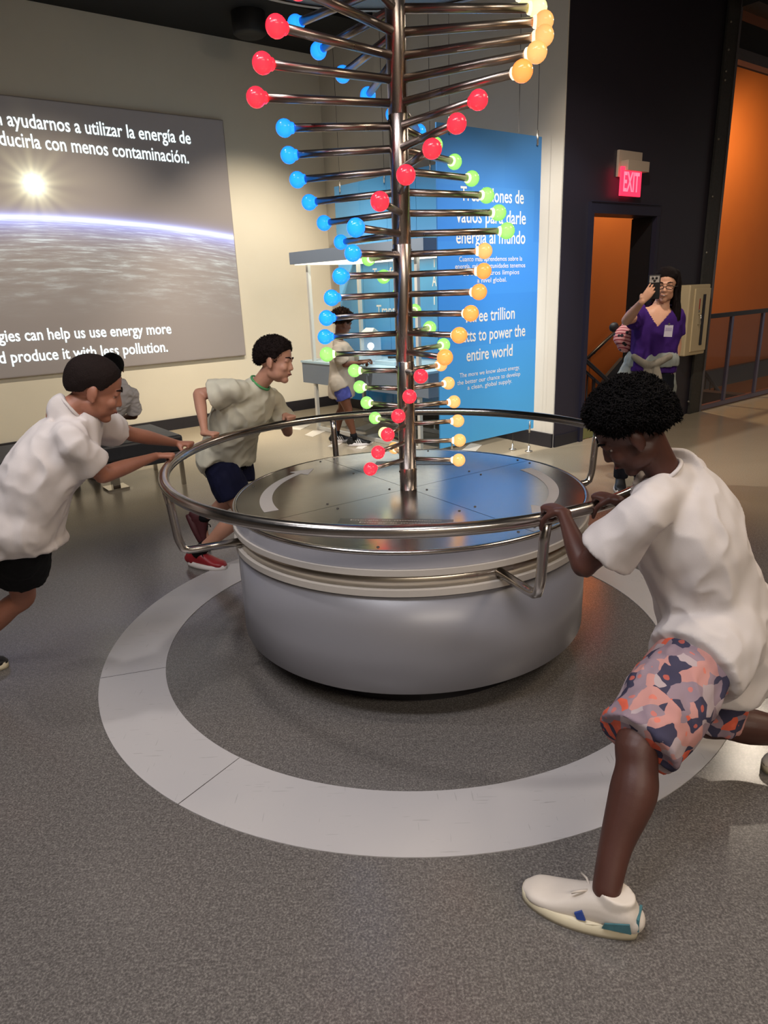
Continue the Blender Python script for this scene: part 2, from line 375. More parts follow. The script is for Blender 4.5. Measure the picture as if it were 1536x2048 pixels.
# ceiling
m = MB(); m.box((1.5, 5, 4.5), (22, 22, .1)); struct(m.build('ceiling', M['ceil']))
m = MB(); m.box((L0 + CC) / 2 + NU * .55 + ZUP * 4.3, ((CC - L0).length, 1.2, .3), UX); struct(m.build('trim_2', M['ceil']))
# beyond the frame: side and rear walls that close the hall
m = MB(); m.box((1.0, -5.2, 2.2), (20, .2, 4.5)); struct(m.build('wall_rear', simple('rear_wall_paint', '#a39a8e', .8)))
m = MB(); m.box((9.6, 1.5, 2.2), (.2, 14, 4.5)); struct(m.build('wall_far_right', simple('far_right_wall_paint', '#8a6a4a', .8)))
m = MB(); m.box((-9.4, 0, 2.2), (.2, 12, 4.5)); struct(m.build('wall_far_left', simple('far_left_wall_paint', '#8b8378', .8)))

# ------------------------------------------------------------------ projection screen on the left wall
TR = on_plane(443, 243, WL, NU); SR = WL + U * ((TR - WL).dot(U)); SZ0, SZ1 = .775, 3.335
def scr(px, py, out=.05): return on_plane(px, py, WL + NU * out, NU)
def sxy(px, py): p = scr(px, py); return ((p - SR).dot(U), p.z)
h0, h1, h2 = sxy(0, 433), sxy(240, 445), sxy(466, 474)
def quad(p):
    (x0, y0), (x1, y1), (x2, y2) = p
    c2 = ((y2 - y0) / (x2 - x0) - (y1 - y0) / (x1 - x0)) / (x2 - x1); b = (y1 - y0) / (x1 - x0) - c2 * (x0 + x1); return (y0 - b * x0 - c2 * x0 * x0, b, c2)
EH = quad((h0, h1, h2)); SUNP = sxy(68, 368)
M['earth'] = earth_mat()
screen = thing('projection_screen', 'wide grey screen on the cream wall showing Earth, a bright sun and white captions', 'screen', SR)
W_S = 6.2
m = MB(); m.box(SR - U * W_S / 2 + NU * .02 + ZUP * (SZ0 + SZ1) / 2, (W_S, .04, SZ1 - SZ0), UX, bev=.004); m.build('panel', simple('screen_board', '#8f8784', .8), screen)
bm = bmesh.new(); uvl = bm.loops.layers.uv.new('UVMap')
cs = [(-W_S + .01, SZ0 + .01), (-.01, SZ0 + .01), (-.01, SZ1 - .01), (-W_S + .01, SZ1 - .01)]
f = bm.faces.new([bm.verts.new(SR + U * a + NU * .0415 + ZUP * b) for a, b in cs])
for l, c in zip(f.loops, cs): l[uvl].uv = c
me = bpy.data.meshes.new('m'); bm.to_mesh(me); bm.free(); link_mesh('projected_picture', me, M['earth'], screen)

def text(s, name, L, R, cap, n, up, mat, parent, bold=.02, depth=.002, font_w=None):
    """text set between the baseline points L and R, capital height cap, raised along n"""
    cu = bpy.data.curves.new(name, 'FONT'); cu.body = s; cu.size = 1; cu.offset = bold; cu.extrude = .0; cu.resolution_u = 3
    o = bpy.data.objects.new(name, cu); me = bpy.data.meshes.new_from_object(o); bpy.data.objects.remove(o)
    xs = [v.co.x for v in me.vertices]; x0, x1 = min(xs), max(xs)
    L = V(L); R = V(R); d = R - L; wd = d.length; d.normalize()
    ys = sorted(v.co.y for v in me.vertices); h = .73
    for v in me.vertices: v.co = L + d * ((v.co.x - x0) / (x1 - x0) * wd) + up * (v.co.y / h * cap) + n * depth
    return link_mesh('lettering', me, mat, parent)
GT = glow('projected_text', '#e6fbff', 1.0)
def scap(y0px, y1px, x): return abs(scr(x, y0px).z - scr(x, y1px).z)
def stext(s, x0, y0, x1, y1, cap, nm='lettering'):
    a, b = scr(x0, y0, .043), scr(x1, y1, .043); text(s, nm, a, b, cap, NU, ZUP, GT, screen, .010)
stext('n ayudarnos a utilizar la energía de', -8, 249, 382, 288, scap(262, 288, 375))
stext('producirla con menos contaminación.', -47, 285, 378, 327, scap(301, 327, 375))
stext('gies can help us use energy more', -2, 684, 343, 667, scap(645, 667, 335))
stext('and produce it with less pollution.', -29, 729, 336, 703, scap(681, 703, 325))

# ------------------------------------------------------------------ the exhibit
CX = V((.1106, 2.8725, 0))
RZ = .828; RT = .021
drum = thing('drum_pedestal', 'low grey round drum with beige rims standing inside the white floor ring', 'pedestal', CX)
MB().lathe([(0, 0), (.60, 0), (.60, .125), (0, .125)], CX, 96, smooth=False).build('foot_ring', M['plinth'], drum)
m = MB(); m.lathe([(.55, .121), (.745, .121), (.748, .124), (.748, .505), (.60, .505)], CX, 128); b = m.build('lower_body', M['drumgrey'], drum)
m = MB(); m.lathe([(.60, .506), (.757, .506), (.757, .530), (.60, .530)], CX, 128, smooth=False); m.build('rim', M['rim'], drum)
m = MB(); m.lathe([(.60, .531), (.741, .531), (.741, .580), (.60, .580)], CX, 128); m.build('steel_band', M['band'], drum)
rotor = thing('spinning_light_tree', 'steel handrail, deck and central pole with spiralling rods of coloured glowing bulbs', 'exhibit', CX)
MB().lathe([(.60, .581), (.757, .581), (.757, .603), (.60, .603)], CX, 128, smooth=False).build('rim', M['rim'], rotor)
MB().lathe([(.60, .604), (.749, .604), (.749, .655), (.60, .655)], CX, 128, smooth=False).build('upper_ring', M['drumlight'], rotor)
MB().lathe([(.725, .655), (.750, .656), (.752, .662), (.748, .669), (.737, .6695), (.736, .666)], CX, 128).build('deck_edge', M['rail'], rotor)
def cyl(r, deg, z): a = math.radians(deg); return CX + V((math.cos(a) * r, math.sin(a) * r, z))
SEAM = 34
for k in range(4):
    a0 = SEAM + 90 * k + .12; a1 = SEAM + 90 * (k + 1) - .12
    m = MB(); n = 24
    arc = [cyl(.734, a0 + (a1 - a0) * i / n, .668) for i in range(n + 1)] + [cyl(.002, (a0 + a1) / 2, .668)]
    m.prism(arc, (0, 0, -.008)); m.build('deck_panel', M['deck'], rotor)
def screw_at(r, deg):
    MB().lathe([(0, .0035), (.004, .003), (.0058, 0), (.0058, -.001)], cyl(r, deg, .668), 10).build('screw', M['screw'], rotor)
for k in range(4):
    for d in (-6, 6): screw_at(.385, SEAM + 90 * k + d)
    for d in (-3.3, 3.3): screw_at(.70, SEAM + 90 * k + d)
for d in (180, -22, 79, -101, 90 - 101 + 180): screw_at(.083 if d in (180, -22) else .71, d)
def arrow(a_tail, a_neck, a_tip):
    m = MB(); n = 20; r0, r1 = .585, .640
    def R(r, t): return r
    outer = [cyl(.612 + (.030 - .014 * i / n), a_tail + (a_neck - a_tail) * i / n, .6685) for i in range(n + 1)]
    inner = [cyl(.612 - (.030 - .014 * i / n), a_tail + (a_neck - a_tail) * i / n, .6685) for i in range(n + 1)]
    head = [cyl(.665, a_neck, .6685), cyl(.61, a_tip, .6685), cyl(.555, a_neck, .6685)]
    m.prism(outer + head + inner[::-1], (0, 0, .0008)); m.build('arrow_marking', M['arrow'], rotor)
arrow(204, 147, 137); arrow(24, -33, -43)
def nameplate(deg, r0, r1, half, l1):
    a = math.radians(deg); rad = V((math.cos(a), math.sin(a), 0)); tg = V((-rad.y, rad.x, 0))
    c = CX + rad * ((r0 + r1) / 2) + ZUP * .6688
    o = MB().box(c, (half * 2, r1 - r0, .0012), (tg, rad, ZUP)).build('name_plate', M['deckplate'], rotor)
    x = tg if True else -tg
    p0 = CX + rad * (r0 + .032 if True else r1) + ZUP * .670
    up = -rad; L = CX + rad * (r0 + (r1 - r0) * .62) + ZUP * .6695 - tg * -half * .86; 
    d = -tg; e = text(l1, 'lettering', CX + rad * (r0 + (r1 - r0) * .52) + ZUP * .6695 + tg * (half * .88) * (1 if (-tg).dot(V((1, 0, 0))) * 0 + 1 else 1), CX + rad * (r0 + (r1 - r0) * .52) + ZUP * .6695 - tg * (half * .88), .022, ZUP, rad * 1, M['engrave'], o, .0, .0004)
    return o
def plate2(deg, r0, r1, half, l1, l2):
    a = math.radians(deg); rad = V((math.cos(a), math.sin(a), 0)); tg = V((-rad.y, rad.x, 0))
    o = MB().box(CX + rad * ((r0 + r1) / 2) + ZUP * .6688, (half * 2, r1 - r0, .0012), (tg, rad, ZUP)).build('name_plate', M['deckplate'], rotor)
    up = -rad                                       # the text reads from outside the deck
    for s_, rr, hw in ((l1, r0 + .026, .8), (l2, r0 + .054, .62)):
        b = CX + rad * rr + ZUP * .6695
        text(s_, 'lettering', b - tg * half * hw, b + tg * half * hw, .017, ZUP, up, M['engrave'], o, .0, .0004)
plate2(-99, .415, .482, .215, 'Energía en movimiento', 'Energy in motion')
plate2(81, .415, .482, .215, 'Energía en movimiento', 'Energy in motion')
# handrail ring, brackets
pts = [cyl(1.0, 360 * i / 120, RZ) for i in range(120)]
MB().tube(pts, RT, 16, closed=True).build('handrail', M['rail'], rotor)
for d in (22, 112, 202, 292):
    P = [cyl(1.0, d, RZ - .015), cyl(.99, d, .75), cyl(.98, d, .62), cyl(.976, d, .60), cyl(.965, d, .568), cyl(.945, d, .558), cyl(.915, d, .556), cyl(.715, d, .556)]
    MB().tube(P, .0165, 14).build('rail_bracket', M['rail'], rotor)
# pole with collar segments
def zk(k): return .801 + .0744 * k
m = MB(); segs = [(.668, zk(-.5)), (zk(-.5), zk(5.5)), (zk(5.5), zk(11.5)), (zk(11.5), zk(17.5)), (zk(17.5), 2.70)]
PR = .0365
for i, (a, b) in enumerate(segs):
    MB().lathe([(0, a), (PR - .001, a), (PR, a + .0015), (PR, b - .0015), (PR - .001, b), (0, b)], CX, 40).build('pole_segment', M['pole'], rotor)
    for q in (0, 180):
        p = cyl(PR + .001, q + 20, b - .02 if i else b - .015); MB().sphere(p, .005, 8).build('pole_screw', M['screw'], rotor)
MB().lathe([(.0, 2.70), (.80, 2.70), (.81, 2.704), (.81, 2.722), (.0, 2.722)], CX, 96, smooth=False).build('top_disc', M['canopydisc'], rotor)
MB().lathe([(.80, 2.694), (.822, 2.694), (.822, 2.728), (.80, 2.728)], CX, 96, smooth=False).build('top_disc_edge', M['discedge'], rotor)
MB().tube([CX + ZUP * 2.722, CX + ZUP * 4.45], .03, 24).build('ceiling_mount', M['pole'], rotor)
cols = {0: 'a' + 'y' + 'ggggg' + 'bbbbbb' + 'rrrrr' + 'oaaayy', 120: 'rrrrrr' + 'oooooa' + 'gggggg' + 'bbbbbb', 240: 'aaaaaa' + 'gggggg' + 'bbbbbb' + 'rrrrrr'}
NAMEC = {'r': 'red', 'o': 'orange', 'a': 'amber', 'g': 'green', 'b': 'blue', 'y': 'pale yellow'}
for k in range(24):
    R = (.22, .32, .42, .52)[min(3, k // 6)]; th = 103.6 + 11.92 * k; z = zk(k)
    for s_, cc in cols.items():
        c = cc[k]; d = th + s_; rr = .0092 + .0003 * k; br = (.0275, .030, .0315, .034)[min(3, k // 6)]
        rad = (cyl(1, d, z) - cyl(0, d, z)).normalized(); tg = V((-rad.y, rad.x, 0))
        rod = MB().tube([cyl(PR - .004, d, z), cyl(R - br * .9, d, z)], rr, 12).build('light_rod', M['rod'], rotor)
        MB().sphere(cyl(R, d, z), br, 20, (tg, ZUP, rad)).build('bulb', M['ball' + c], rod, NAMEC[c] + ' glowing globe bulb')
        MB().lathe([(rr + .001, -.006), (rr + .0045, -.003), (rr + .006, .006)], cyl(R - br * .95, d, z), 14, (tg, ZUP, rad)).build('collar', M['ball' + c] if c in 'rb' else M['cap'], rod)

# white floor ring in segments
ang0 = math.degrees(math.atan2(*(on_z(331, 1336) - CX).yx)); ang1 = math.degrees(math.atan2(*(on_z(530, 1538) - CX).yx))
ringt = thing('floor_ring', 'broad scuffed white ring inlaid in the grey floor around the drum', 'floor marking', CX)
step = 40
st = ang0
seams = [0, 40, 205, 285, 360]
for i in range(4):
    a0, a1 = st + seams[i] + .07, st + seams[i + 1] - .07; n = 64; m = MB()
    po = [cyl(1.361, a0 + (a1 - a0) * j / n, 0) for j in range(n + 1)]; pi_ = [cyl(1.099, a0 + (a1 - a0) * j / n, 0) for j in range(n + 1)]
    va = [m.bm.verts.new(p + ZUP * .003) for p in po]; vb = [m.bm.verts.new(p + ZUP * .003) for p in pi_]; vc = [m.bm.verts.new(p) for p in po]; vd = [m.bm.verts.new(p) for p in pi_]
    for j in range(n):
        m.bm.faces.new((vb[j], va[j], va[j + 1], vb[j + 1])); m.bm.faces.new((va[j], vc[j], vc[j + 1], va[j + 1])); m.bm.faces.new((vd[j], vb[j], vb[j + 1], vd[j + 1]))
    m.build('ring_segment', M['ring'], ringt)

# ------------------------------------------------------------------ blue panel in front (hung on cables)
Q = V((1.33, 6.219, 0))
def pan(px, py, out=0.): return on_plane(px, py, Q + NU * out, NU)
def pt(t, z, out=0.): return Q + U * t + ZUP * z + NU * out
def uv_panel(name, A, B, z0, z1, n, th, mat, parent):
    d = (B - A).normalized(); wd = (B - A).length
    m = MB(); uvl = m.bm.loops.layers.uv.new('UVMap'); m.box((A + B) / 2 + ZUP * (z0 + z1) / 2 - n * th / 2, (wd, th, z1 - z0), (d, n, ZUP))
    for f in m.bm.faces:
        for l in f.loops:
            l[uvl].uv = ((l.vert.co - A).dot(d) / (z1 - z0), (l.vert.co.z - z0) / (z1 - z0))
    return m.build(name, mat, parent)
panel = thing('hanging_text_panel', 'tall bright blue panel with large white Spanish and English text, hung on thin cables', 'panel', pt(-.48, 0))
uv_panel('board', pt(-1.055, 0), pt(.10, 0), .213, 2.618, NU, .012, M['bluepanel'], panel)
PT = M['white_text']
def ptext(s, x0, y0, x1, y1, cap):
    a, b = pan(x0, y0, .0), pan(x1, y1, .0); b.z = (a.z + b.z) / 2; a.z = b.z; text(s, 'lettering', a, b, cap, NU, ZUP, PT, panel, .012 if cap > .05 else .004)
pc = abs(pan(1036, 379).z - pan(1036, 407).z)
ptext('Tres billones de', 921, 400, 1047, 408, pc); ptext('vatios para darle', 912, 444, 1051, 449, pc); ptext('energía al mundo', 912, 486, 1050, 488, pc)
for s_, a in (('Cuanto más aprendemos sobre la', (918, 522.6, 1044, 521.6)), ('energía, más oportunidades tenemos', (910, 537, 1050, 535)), ('de suministros limpios', (925, 551, 1038, 548.6)), ('a nivel global.', (954, 564.6, 1013, 564))): ptext(s_, *a, .038)
ptext('Three trillion', 927, 646, 1029, 636.6, pc); ptext('watts to power the', 910, 686, 1050, 671.8, pc); ptext('entire world', 932.8, 722, 1024.6, 711.8, pc)
for s_, a in (('The more we know about energy,', (919, 754.4, 1039, 739)), ('the better our chance to develop', (914, 769.5, 1040, 752)), ('a clean, global supply.', (934.7, 778.8, 1023.6, 766))): ptext(s_, *a, .038)
for t in (-.93, .04):
    MB().tube([pt(t, .02, .004), pt(t, .213, .004)], .0022, 6).build('floor_cable', M['cable'], panel)
    MB().tube([pt(t, 2.6, .004), pt(t, 4.2, .004)], .0022, 6).build('ceiling_cable', M['cable'], panel)
    m = MB(); m.tube([pt(t, 2.55, .006), pt(t, 2.66, .006)], .009, 10); m.build('cable_clamp', M['fitting'], panel)
    m = MB(); m.tube([pt(t, .18, .006), pt(t, .29, .006)], .009, 10); m.build('cable_clamp', M['fitting'], panel)
    MB().lathe([(0, .06), (.010, .058), (.012, .012), (.034, .010), (.036, 0), (0, 0)], pt(t, 0, .004), 16).build('floor_fixing', M['fitting'], panel)
# second cable pair close behind the right edge
for t in (.0,):
    MB().tube([pt(t, .02, -.16), pt(t, 4.2, -.16)], .0022, 6).build('rear_cable', M['cable'], panel)
    MB().lathe([(0, .06), (.010, .058), (.012, .012), (.034, .010), (.036, 0), (0, 0)], pt(t, 0, -.16), 16).build('floor_fixing', M['fitting'], panel)

# ------------------------------------------------------------------ kiosk
K = V((-.698, 7.723, 0)); KX = -KV     # KX runs toward the near right
def kp(s, z, back=0.): return K + KX * s + ZUP * z + KN * back
KAX = (KX, KN, ZUP)
kiosk = thing('activity_kiosk', 'grey and white table kiosk with a lit canopy, left of the blue text panel', 'kiosk', kp(1, 0, .3))
s0, s1 = -.22, 1.84; kd = .78
MB().box(kp((s0 + s1) / 2, 1.83, kd / 2 - .03), (s1 - s0, kd + .1, .12), KAX).build('canopy', M['kioskgrey'], kiosk)
MB().box(kp((s0 + s1) / 2, 1.766, kd / 2 - .03), (s1 - s0 - .06, kd + .02, .006), KAX).build('light_panel', M['underlight'], kiosk)
MB().box(kp((s0 + s1) / 2, .63, kd / 2 - .03), (s1 - s0 - .04, kd, .22), KAX).build('table_body', M['kioskgrey'], kiosk)
MB().box(kp((s0 + s1) / 2, .75, kd / 2 - .03), (s1 - s0 - .02, kd + .02, .02), KAX).build('table_top', M['kiosktop'], kiosk)
for s_, b_ in ((0, 0), (0, kd - .1), (1.67, 0), (1.67, kd - .1)):
    MB().box(kp(s_, .88, b_), (.035, .035, 1.76), KAX).build('leg', M['white_metal'], kiosk)
MB().box(kp(.835, .02, 0), (1.67, .035, .035), KAX).build('base_bar', M['white_metal'], kiosk)
MB().box(kp(.835, .02, kd - .1), (1.67, .035, .035), KAX).build('base_bar', M['white_metal'], kiosk)
MB().box(kp(.835, .02, kd / 2 - .05), (.035, kd - .1, .035), KAX).build('base_bar', M['white_metal'], kiosk)
# rear panel behind the kiosk
RA = V((-.425, 8.702, 0)); RD = (V((.644, 7.404, 0)) - RA).normalized(); RN = V((-RD.y, RD.x, 0))
if RN.dot(-RA) < 0: RN = -RN
rear = thing('rear_text_panel', 'pale blue panel with white headings hanging behind the kiosk canopy', 'panel', RA)
for i in range(4):
    a = RA + RD * (.46 * i); uv_panel('board', a, a + RD * .455, .20, 2.62, RN, .012, M['bluekiosk'], rear)
def rp(px, py): return on_plane(px, py, RA, RN)
def rtext(s, x0, y0, x1, y1, cap): a, b = rp(x0, y0), rp(x1, y1); b.z = a.z = (a.z + b.z) / 2; text(s, 'lettering', a, b, cap, RN, ZUP, simple('heading_white', '#f4f1ea', .6), rear, .015)
rtext('Transforma', 746, 553, 816, 553, .10); rtext('Transform', 754, 631, 824, 631, .12)
for ch, y in (('T', 534), ('A', 572), ('T', 609)): rtext(ch, 864.5, y, 873.5, y, .12)
for t in (.12, .9, 1.6):
    MB().tube([RA + RD * t + ZUP * 2.6 + RN * .004, RA + RD * t + ZUP * 4.2 + RN * .004], .0025, 6).build('ceiling_cable', M['cable'], rear)
    MB().tube([RA + RD * t + ZUP * 2.55 + RN * .006, RA + RD * t + ZUP * 2.66 + RN * .006], .009, 8).build('cable_clamp', M['fitting'], rear)
    MB().tube([RA + RD * t + ZUP * .02 + RN * .004, RA + RD * t + ZUP * .24 + RN * .004], .0025, 6).build('floor_cable', M['cable'], rear)
    MB().lathe([(0, .06), (.010, .058), (.012, .012), (.034, .010), (.036, 0), (0, 0)], RA + RD * t + RN * .004, 12).build('floor_fixing', M['fitting'], rear)
# small acrylic house with a bulb on the table, and the gadget the boy works
hc = kp(.62, .76, .30)
house = thing('acrylic_house', 'clear acrylic model house with a round white bulb, on the kiosk table', 'model', hc)
MB().box(hc + ZUP * .13, (.17, .14, .26), KAX).build('walls', M['acrylic'], house)
m = MB(); hw = .11
m.prism([hc + KX * -hw + KN * -.09 + ZUP * .26, hc + KX * hw + KN * -.09 + ZUP * .26, hc + KX * (hw * .6) + ZUP * .34, hc + KX * (-hw * .6) + ZUP * .34], V((0, 0, .006)))
m.prism([hc + KX * -hw + KN * .09 + ZUP * .26, hc + KX * hw + KN * .09 + ZUP * .26, hc + KX * (hw * .6) + ZUP * .34, hc + KX * (-hw * .6) + ZUP * .34], V((0, 0, .006))); m.build('roof', M['white_metal'], house)
MB().sphere(hc + ZUP * .16, .036, 16).tube([hc + ZUP * .09, hc + ZUP * .14], .015, 10).build('bulb', M['bulbwhite'], house)
gc = kp(.80, .76, .12)
gad = thing('hand_crank_unit', 'small clear box with a crank on the kiosk table, under the boy\'s hands', 'device', gc)
MB().box(gc + ZUP * .07, (.13, .10, .14), KAX, bev=.004).build('case', M['acrylic'], gad)
m = MB()
for i in (-1, 1):
    for j in (-1, 1): m.sphere(gc + KX * .045 * i + ZUP * (.07 + .04 * j) - KN * .052, .006, 8)
m.build('screws', M['screw'], gad); MB().tube([gc - KX * .065 + ZUP * .09, gc - KX * .10 + ZUP * .09, gc - KX * .10 + ZUP * .12], .007, 8).build('crank', M['fitting'], gad)
gc2 = kp(1.02, .76, .25)
tray = thing('device_tray', 'low pale tray with dark cable coil on the kiosk table', 'tray', gc2)
MB().box(gc2 + ZUP * .02, (.30, .22, .04), KAX, bev=.004).build('base', M['kiosktop'], tray)
MB().tube([gc2 + ZUP * .055 + KX * .05 * math.cos(i * .6) + KN * .04 * math.sin(i * .6) + ZUP * .001 * i for i in range(24)], .006, 8).build('cable_coil', M['black'], tray)

# patches of light on the floor, painted as flat white shapes
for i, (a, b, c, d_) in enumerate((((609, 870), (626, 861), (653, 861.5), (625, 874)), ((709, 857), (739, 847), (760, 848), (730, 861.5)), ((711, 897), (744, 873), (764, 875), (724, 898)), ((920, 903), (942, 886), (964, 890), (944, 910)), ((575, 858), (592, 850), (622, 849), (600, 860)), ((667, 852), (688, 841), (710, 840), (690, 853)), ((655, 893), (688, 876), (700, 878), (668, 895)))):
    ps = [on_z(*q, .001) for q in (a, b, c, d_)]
    o = MB().prism(ps, (0, 0, .0012)).build('floor_light_patch', M['stripe'])
    tag(o, ('painted patch of light on the floor left of the standing boy', 'bright white strip under the kiosk, right of the boy\'s legs', 'bright white strip beside the boy\'s front shoe', 'painted patch of light on the floor at the foot of the blue text panel', 'painted patch of light farthest left on the floor, toward the cream wall', 'painted patch of light on the floor between the kiosk legs', 'bright white strip right behind the boy\'s shoes')[i], 'floor marking', 'painted light patches on the floor')  # the white strips named here are painted patches of light too

# ------------------------------------------------------------------ bench
B0 = on_z(378, 968)                                   # near right foot
BL, BW = 2.0, .72
def bp(l, wd, z): return B0 - U * l - NU * wd + ZUP * z       # l to the left, wd toward the wall
bench = thing('padded_bench', 'long black padded bench on chrome legs below the projection screen', 'bench', bp(1, .3, 0))
BA = (U, NU, ZUP)
MB().box(bp(BL / 2, BW / 2, .355), (BL, BW, .13), BA, bev=.02).build('cushion', M['leather'], bench)
MB().box(bp(BL / 2, BW / 2, .25), (BL - .02, BW - .02, .075), BA, bev=.008).build('apron', M['leather'], bench)
for l in (.03, BL - .03):
    for wd in (.03, BW - .03):
        m = MB(); m.box(bp(l, wd, .106), (.03, .03, .212), BA); m.build('leg', M['chrome'], bench)
for l in (.5, 1.3):
    m = MB(); m.box(bp(l, .32, .11), (.06, .06, .2), BA); m.box(bp(l, .32, .008), (.17, .17, .016), BA); m.build('pedestal', M['chrome'], bench)

# ------------------------------------------------------------------ right side: beam, railing, stairs, sign, cabinet
beam = thing('steel_column', 'tall dark riveted steel column with a grey flange, right of the wall cabinet', 'column', dw(2.44, 0, .02))
MB().box(dw(2.44, 2.15, -.12), (.20, .24, 4.3), UX).build('web', M['steelbeam'], beam)
MB().box(dw(2.44, 2.15, .02), (.215, .024, 4.3), UX).build('face_plate', M['steelbeam'], beam)
MB().box(dw(2.56, 2.15, -.02), (.028, .12, 4.3), UX).build('flange', M['flange'], beam)
for q in ((1462, 43), (1457, 99), (1452, 142), (1450, 160), (1437, 278), (1425, 393), (1413, 505), (1400, 608), (1391, 708), (1377, 803)):
    p = on_plane(q[0], q[1], dw(0, 0, .034), NU); MB().sphere(p, (.012, .012, .012), 10).build('rivet', M['rivet'], beam)
MB().box(dw(4.6, 3.60, -.05), (4.1, .10, .10), UX).build('trim_3', M['flange'])['kind'] = 'structure'
MB().box(dw(4.6, 3.78, -.15), (4.1, .24, .24), UX).build('trim_4', M['ducts'])['kind'] = 'structure'
MB().box(dw(4.6, 4.05, .1), (4.1, .2, .16), UX).build('trim_5', M['steelbeam'])['kind'] = 'structure'
rl = thing('glass_railing', 'low railing of dark glass panes between metal posts, right of the steel column', 'railing', dw(3.8, 0, 0))
MB().box(dw(4.5, 1.055, 0), (3.9, .045, .05), UX).build('top_rail', M['railing'], rl)
MB().box(dw(4.5, .035, 0), (3.9, .05, .05), UX).build('bottom_rail', M['post'], rl)
tp = (3.13, 3.89, 4.65, 5.41, 6.17)
for t in tp: MB().box(dw(t, .55, .0), (.05, .03, 1.0), UX).build('post', M['post'], rl)
prev = 2.58
for t in tp:
    MB().box(dw((prev + t) / 2, .55, -.005), (t - prev - .07, .01, .95), UX).build('glass_pane', M['glass'], rl); prev = t
# stair railing in the doorway
def sw(px, py, out=-1.2): return on_plane(px, py, dw(0, 0, out), NU)
stair = thing('stair_railing', 'black metal stair railing with thin balusters seen through the doorway', 'railing', dw(1.0, 0, -1.0))
a, b = sw(1155, 706), sw(1212, 758); d = b - a
MB().tube([a - d * .5, a, b, b + d * .8], .028, 8).build('top_rail', M['railing'], stair)
off = V((0, 0, -.13)); MB().tube([a - d * .5 + off, b + d * .8 + off], .02, 8).build('lower_rail', M['railing'], stair)
for i in range(9):
    p = a + d * (-.3 + i * .22)
    MB().tube([p + off, p + V((0, 0, -1.05))], .011 if i != 4 else .022, 6).build('baluster', M['railing'], stair)
hr = thing('wall_handrail', 'dark sloping handrail fixed to the orange stair wall', 'handrail', sw(1205, 690, -1.9))
a, b = sw(1173, 718, -1.92), sw(1262, 634, -1.92); MB().tube([a - (b - a) * .2, b], .024, 8).build('rail', M['railing'], hr)
p = sw(1190, 706, -1.92); MB().tube([p, p - NU * .09 - ZUP * .03], .012, 6).build('bracket', M['railing'], hr)
# stringer and landing
m = MB(); a, b, c_, d_ = sw(1208, 752, -1.7), sw(1240, 715, -1.7), sw(1330, 712, -1.7), sw(1330, 830, -1.7); e = sw(1165, 830, -1.7)
m.prism([a, b, c_, d_, e], NU * .05); struct(m.build('trim_6', M['railing']))
struct(slab('floor_landing', .395, 1.395, 0, .004, M['greenfloor'], -1.2, -.02))
# second stair seen through the railing glass
m = MB(); a, b = sw(1404, 738, -1.3), sw(1450, 800, -1.3); m.tube([a, b], .03, 8)
st2 = thing('lower_stair_railing', 'dark stair railing descending behind the first glass pane', 'railing', a)
m.build('top_rail', M['railing'], st2)
for i in range(6):
    p = a + (b - a) * (i / 5.5); MB().tube([p, p - ZUP * .8], .01, 6).build('baluster', M['railing'], st2)
# exit sign
ex = thing('exit_sign', 'red glowing acrylic EXIT sign in a beige bracket above the doorway', 'sign', dw(.92, 2.40, .03))
MB().box(dw(.90, 2.475, .012), (.36, .024, .22), UX, bev=.003).build('back_plate', M['exithousing'], ex)
MB().box(dw(.925, 2.455, .06), (.33, .075, .085), UX, bev=.003).build('housing', M['exithousing'], ex)
MB().box(dw(.865, 2.325, .06), (.31, .016, .24), UX).build('acrylic_face', M['exitglow'], ex)
text('EXIT', 'lettering', dw(.745, 2.245, .069), dw(.985, 2.245, .069), .165, NU, ZUP, M['exitletter'], ex, .02)
# cabinet
cb = thing('wall_cabinet', 'cream wall cabinet with a tall narrow dark window, beside the steel column', 'cabinet', dw(2.15, 1.04, .08))
MB().box(dw(2.10, 1.045, .075), (.40, .15, .72), UX, bev=.012).build('body', M['cabinet'], cb)
door = MB().box(dw(2.14, 1.045, .155), (.30, .014, .64), UX, bev=.003).build('door', M['cabinet'], cb)
MB().box(dw(2.17, 1.045, .164), (.05, .006, .52), UX).build('slot_window', M['cabinetslot'], door)
MB().tube([dw(2.085, 1.10, .163), dw(2.085, 1.10, .19), dw(2.085, 1.00, .19), dw(2.085, 1.00, .163)], .006, 8).build('handle', M['chrome'], door)
MB().box(dw(2.085, 1.21, .164), (.014, .003, .11), UX).build('red_label', M['redmark'], door)
MB().lathe([(0, .004), (.012, .003), (.013, 0)], dw(2.085, 1.135, .163), 10, (U, ZUP, NU)).build('lock', M['chrome'], door)

# ceiling fittings
c = at(503, 40, 6.0)
sp = thing('ceiling_speaker', 'black drum-shaped speaker hanging under the black ceiling near the screen wall', 'speaker', on_plane(500, 75, V((0, 0, 3.95)), ZUP))
c = on_plane(500, 72, V((0, 0, 3.95)), ZUP)
MB().lathe([(0, 0), (.14, 0), (.165, .02), (.17, .1), (.17, .5), (0, .5)], c, 32).build('housing', M['speaker'], sp)
MB().lathe([(0, -.004), (.13, -.004), (.14, 0)], c, 32).build('grille', M['ducts'], sp)
for i, (a, b, r) in enumerate((((-6, 4.0, 4.3), (3, 9.5, 4.3), .06), ((-2, 2, 4.32), (5, 7.2, 4.32), .05))):
    o = MB().tube([a, b], r, 10).build('ceiling_pipe', M['ducts']); tag(o, ('thick dark pipe under the ceiling near the screen wall', 'thinner dark pipe crossing the ceiling over the exhibit')[i], 'pipe')
trk = thing('lighting_track', 'black ceiling track above the kiosk', 'light track', (-.2, 6.0, 4.2))
MB().box((-.2, 6.0, 4.2), (3.0, .05, .05), UX).build('track', M['black'], trk)
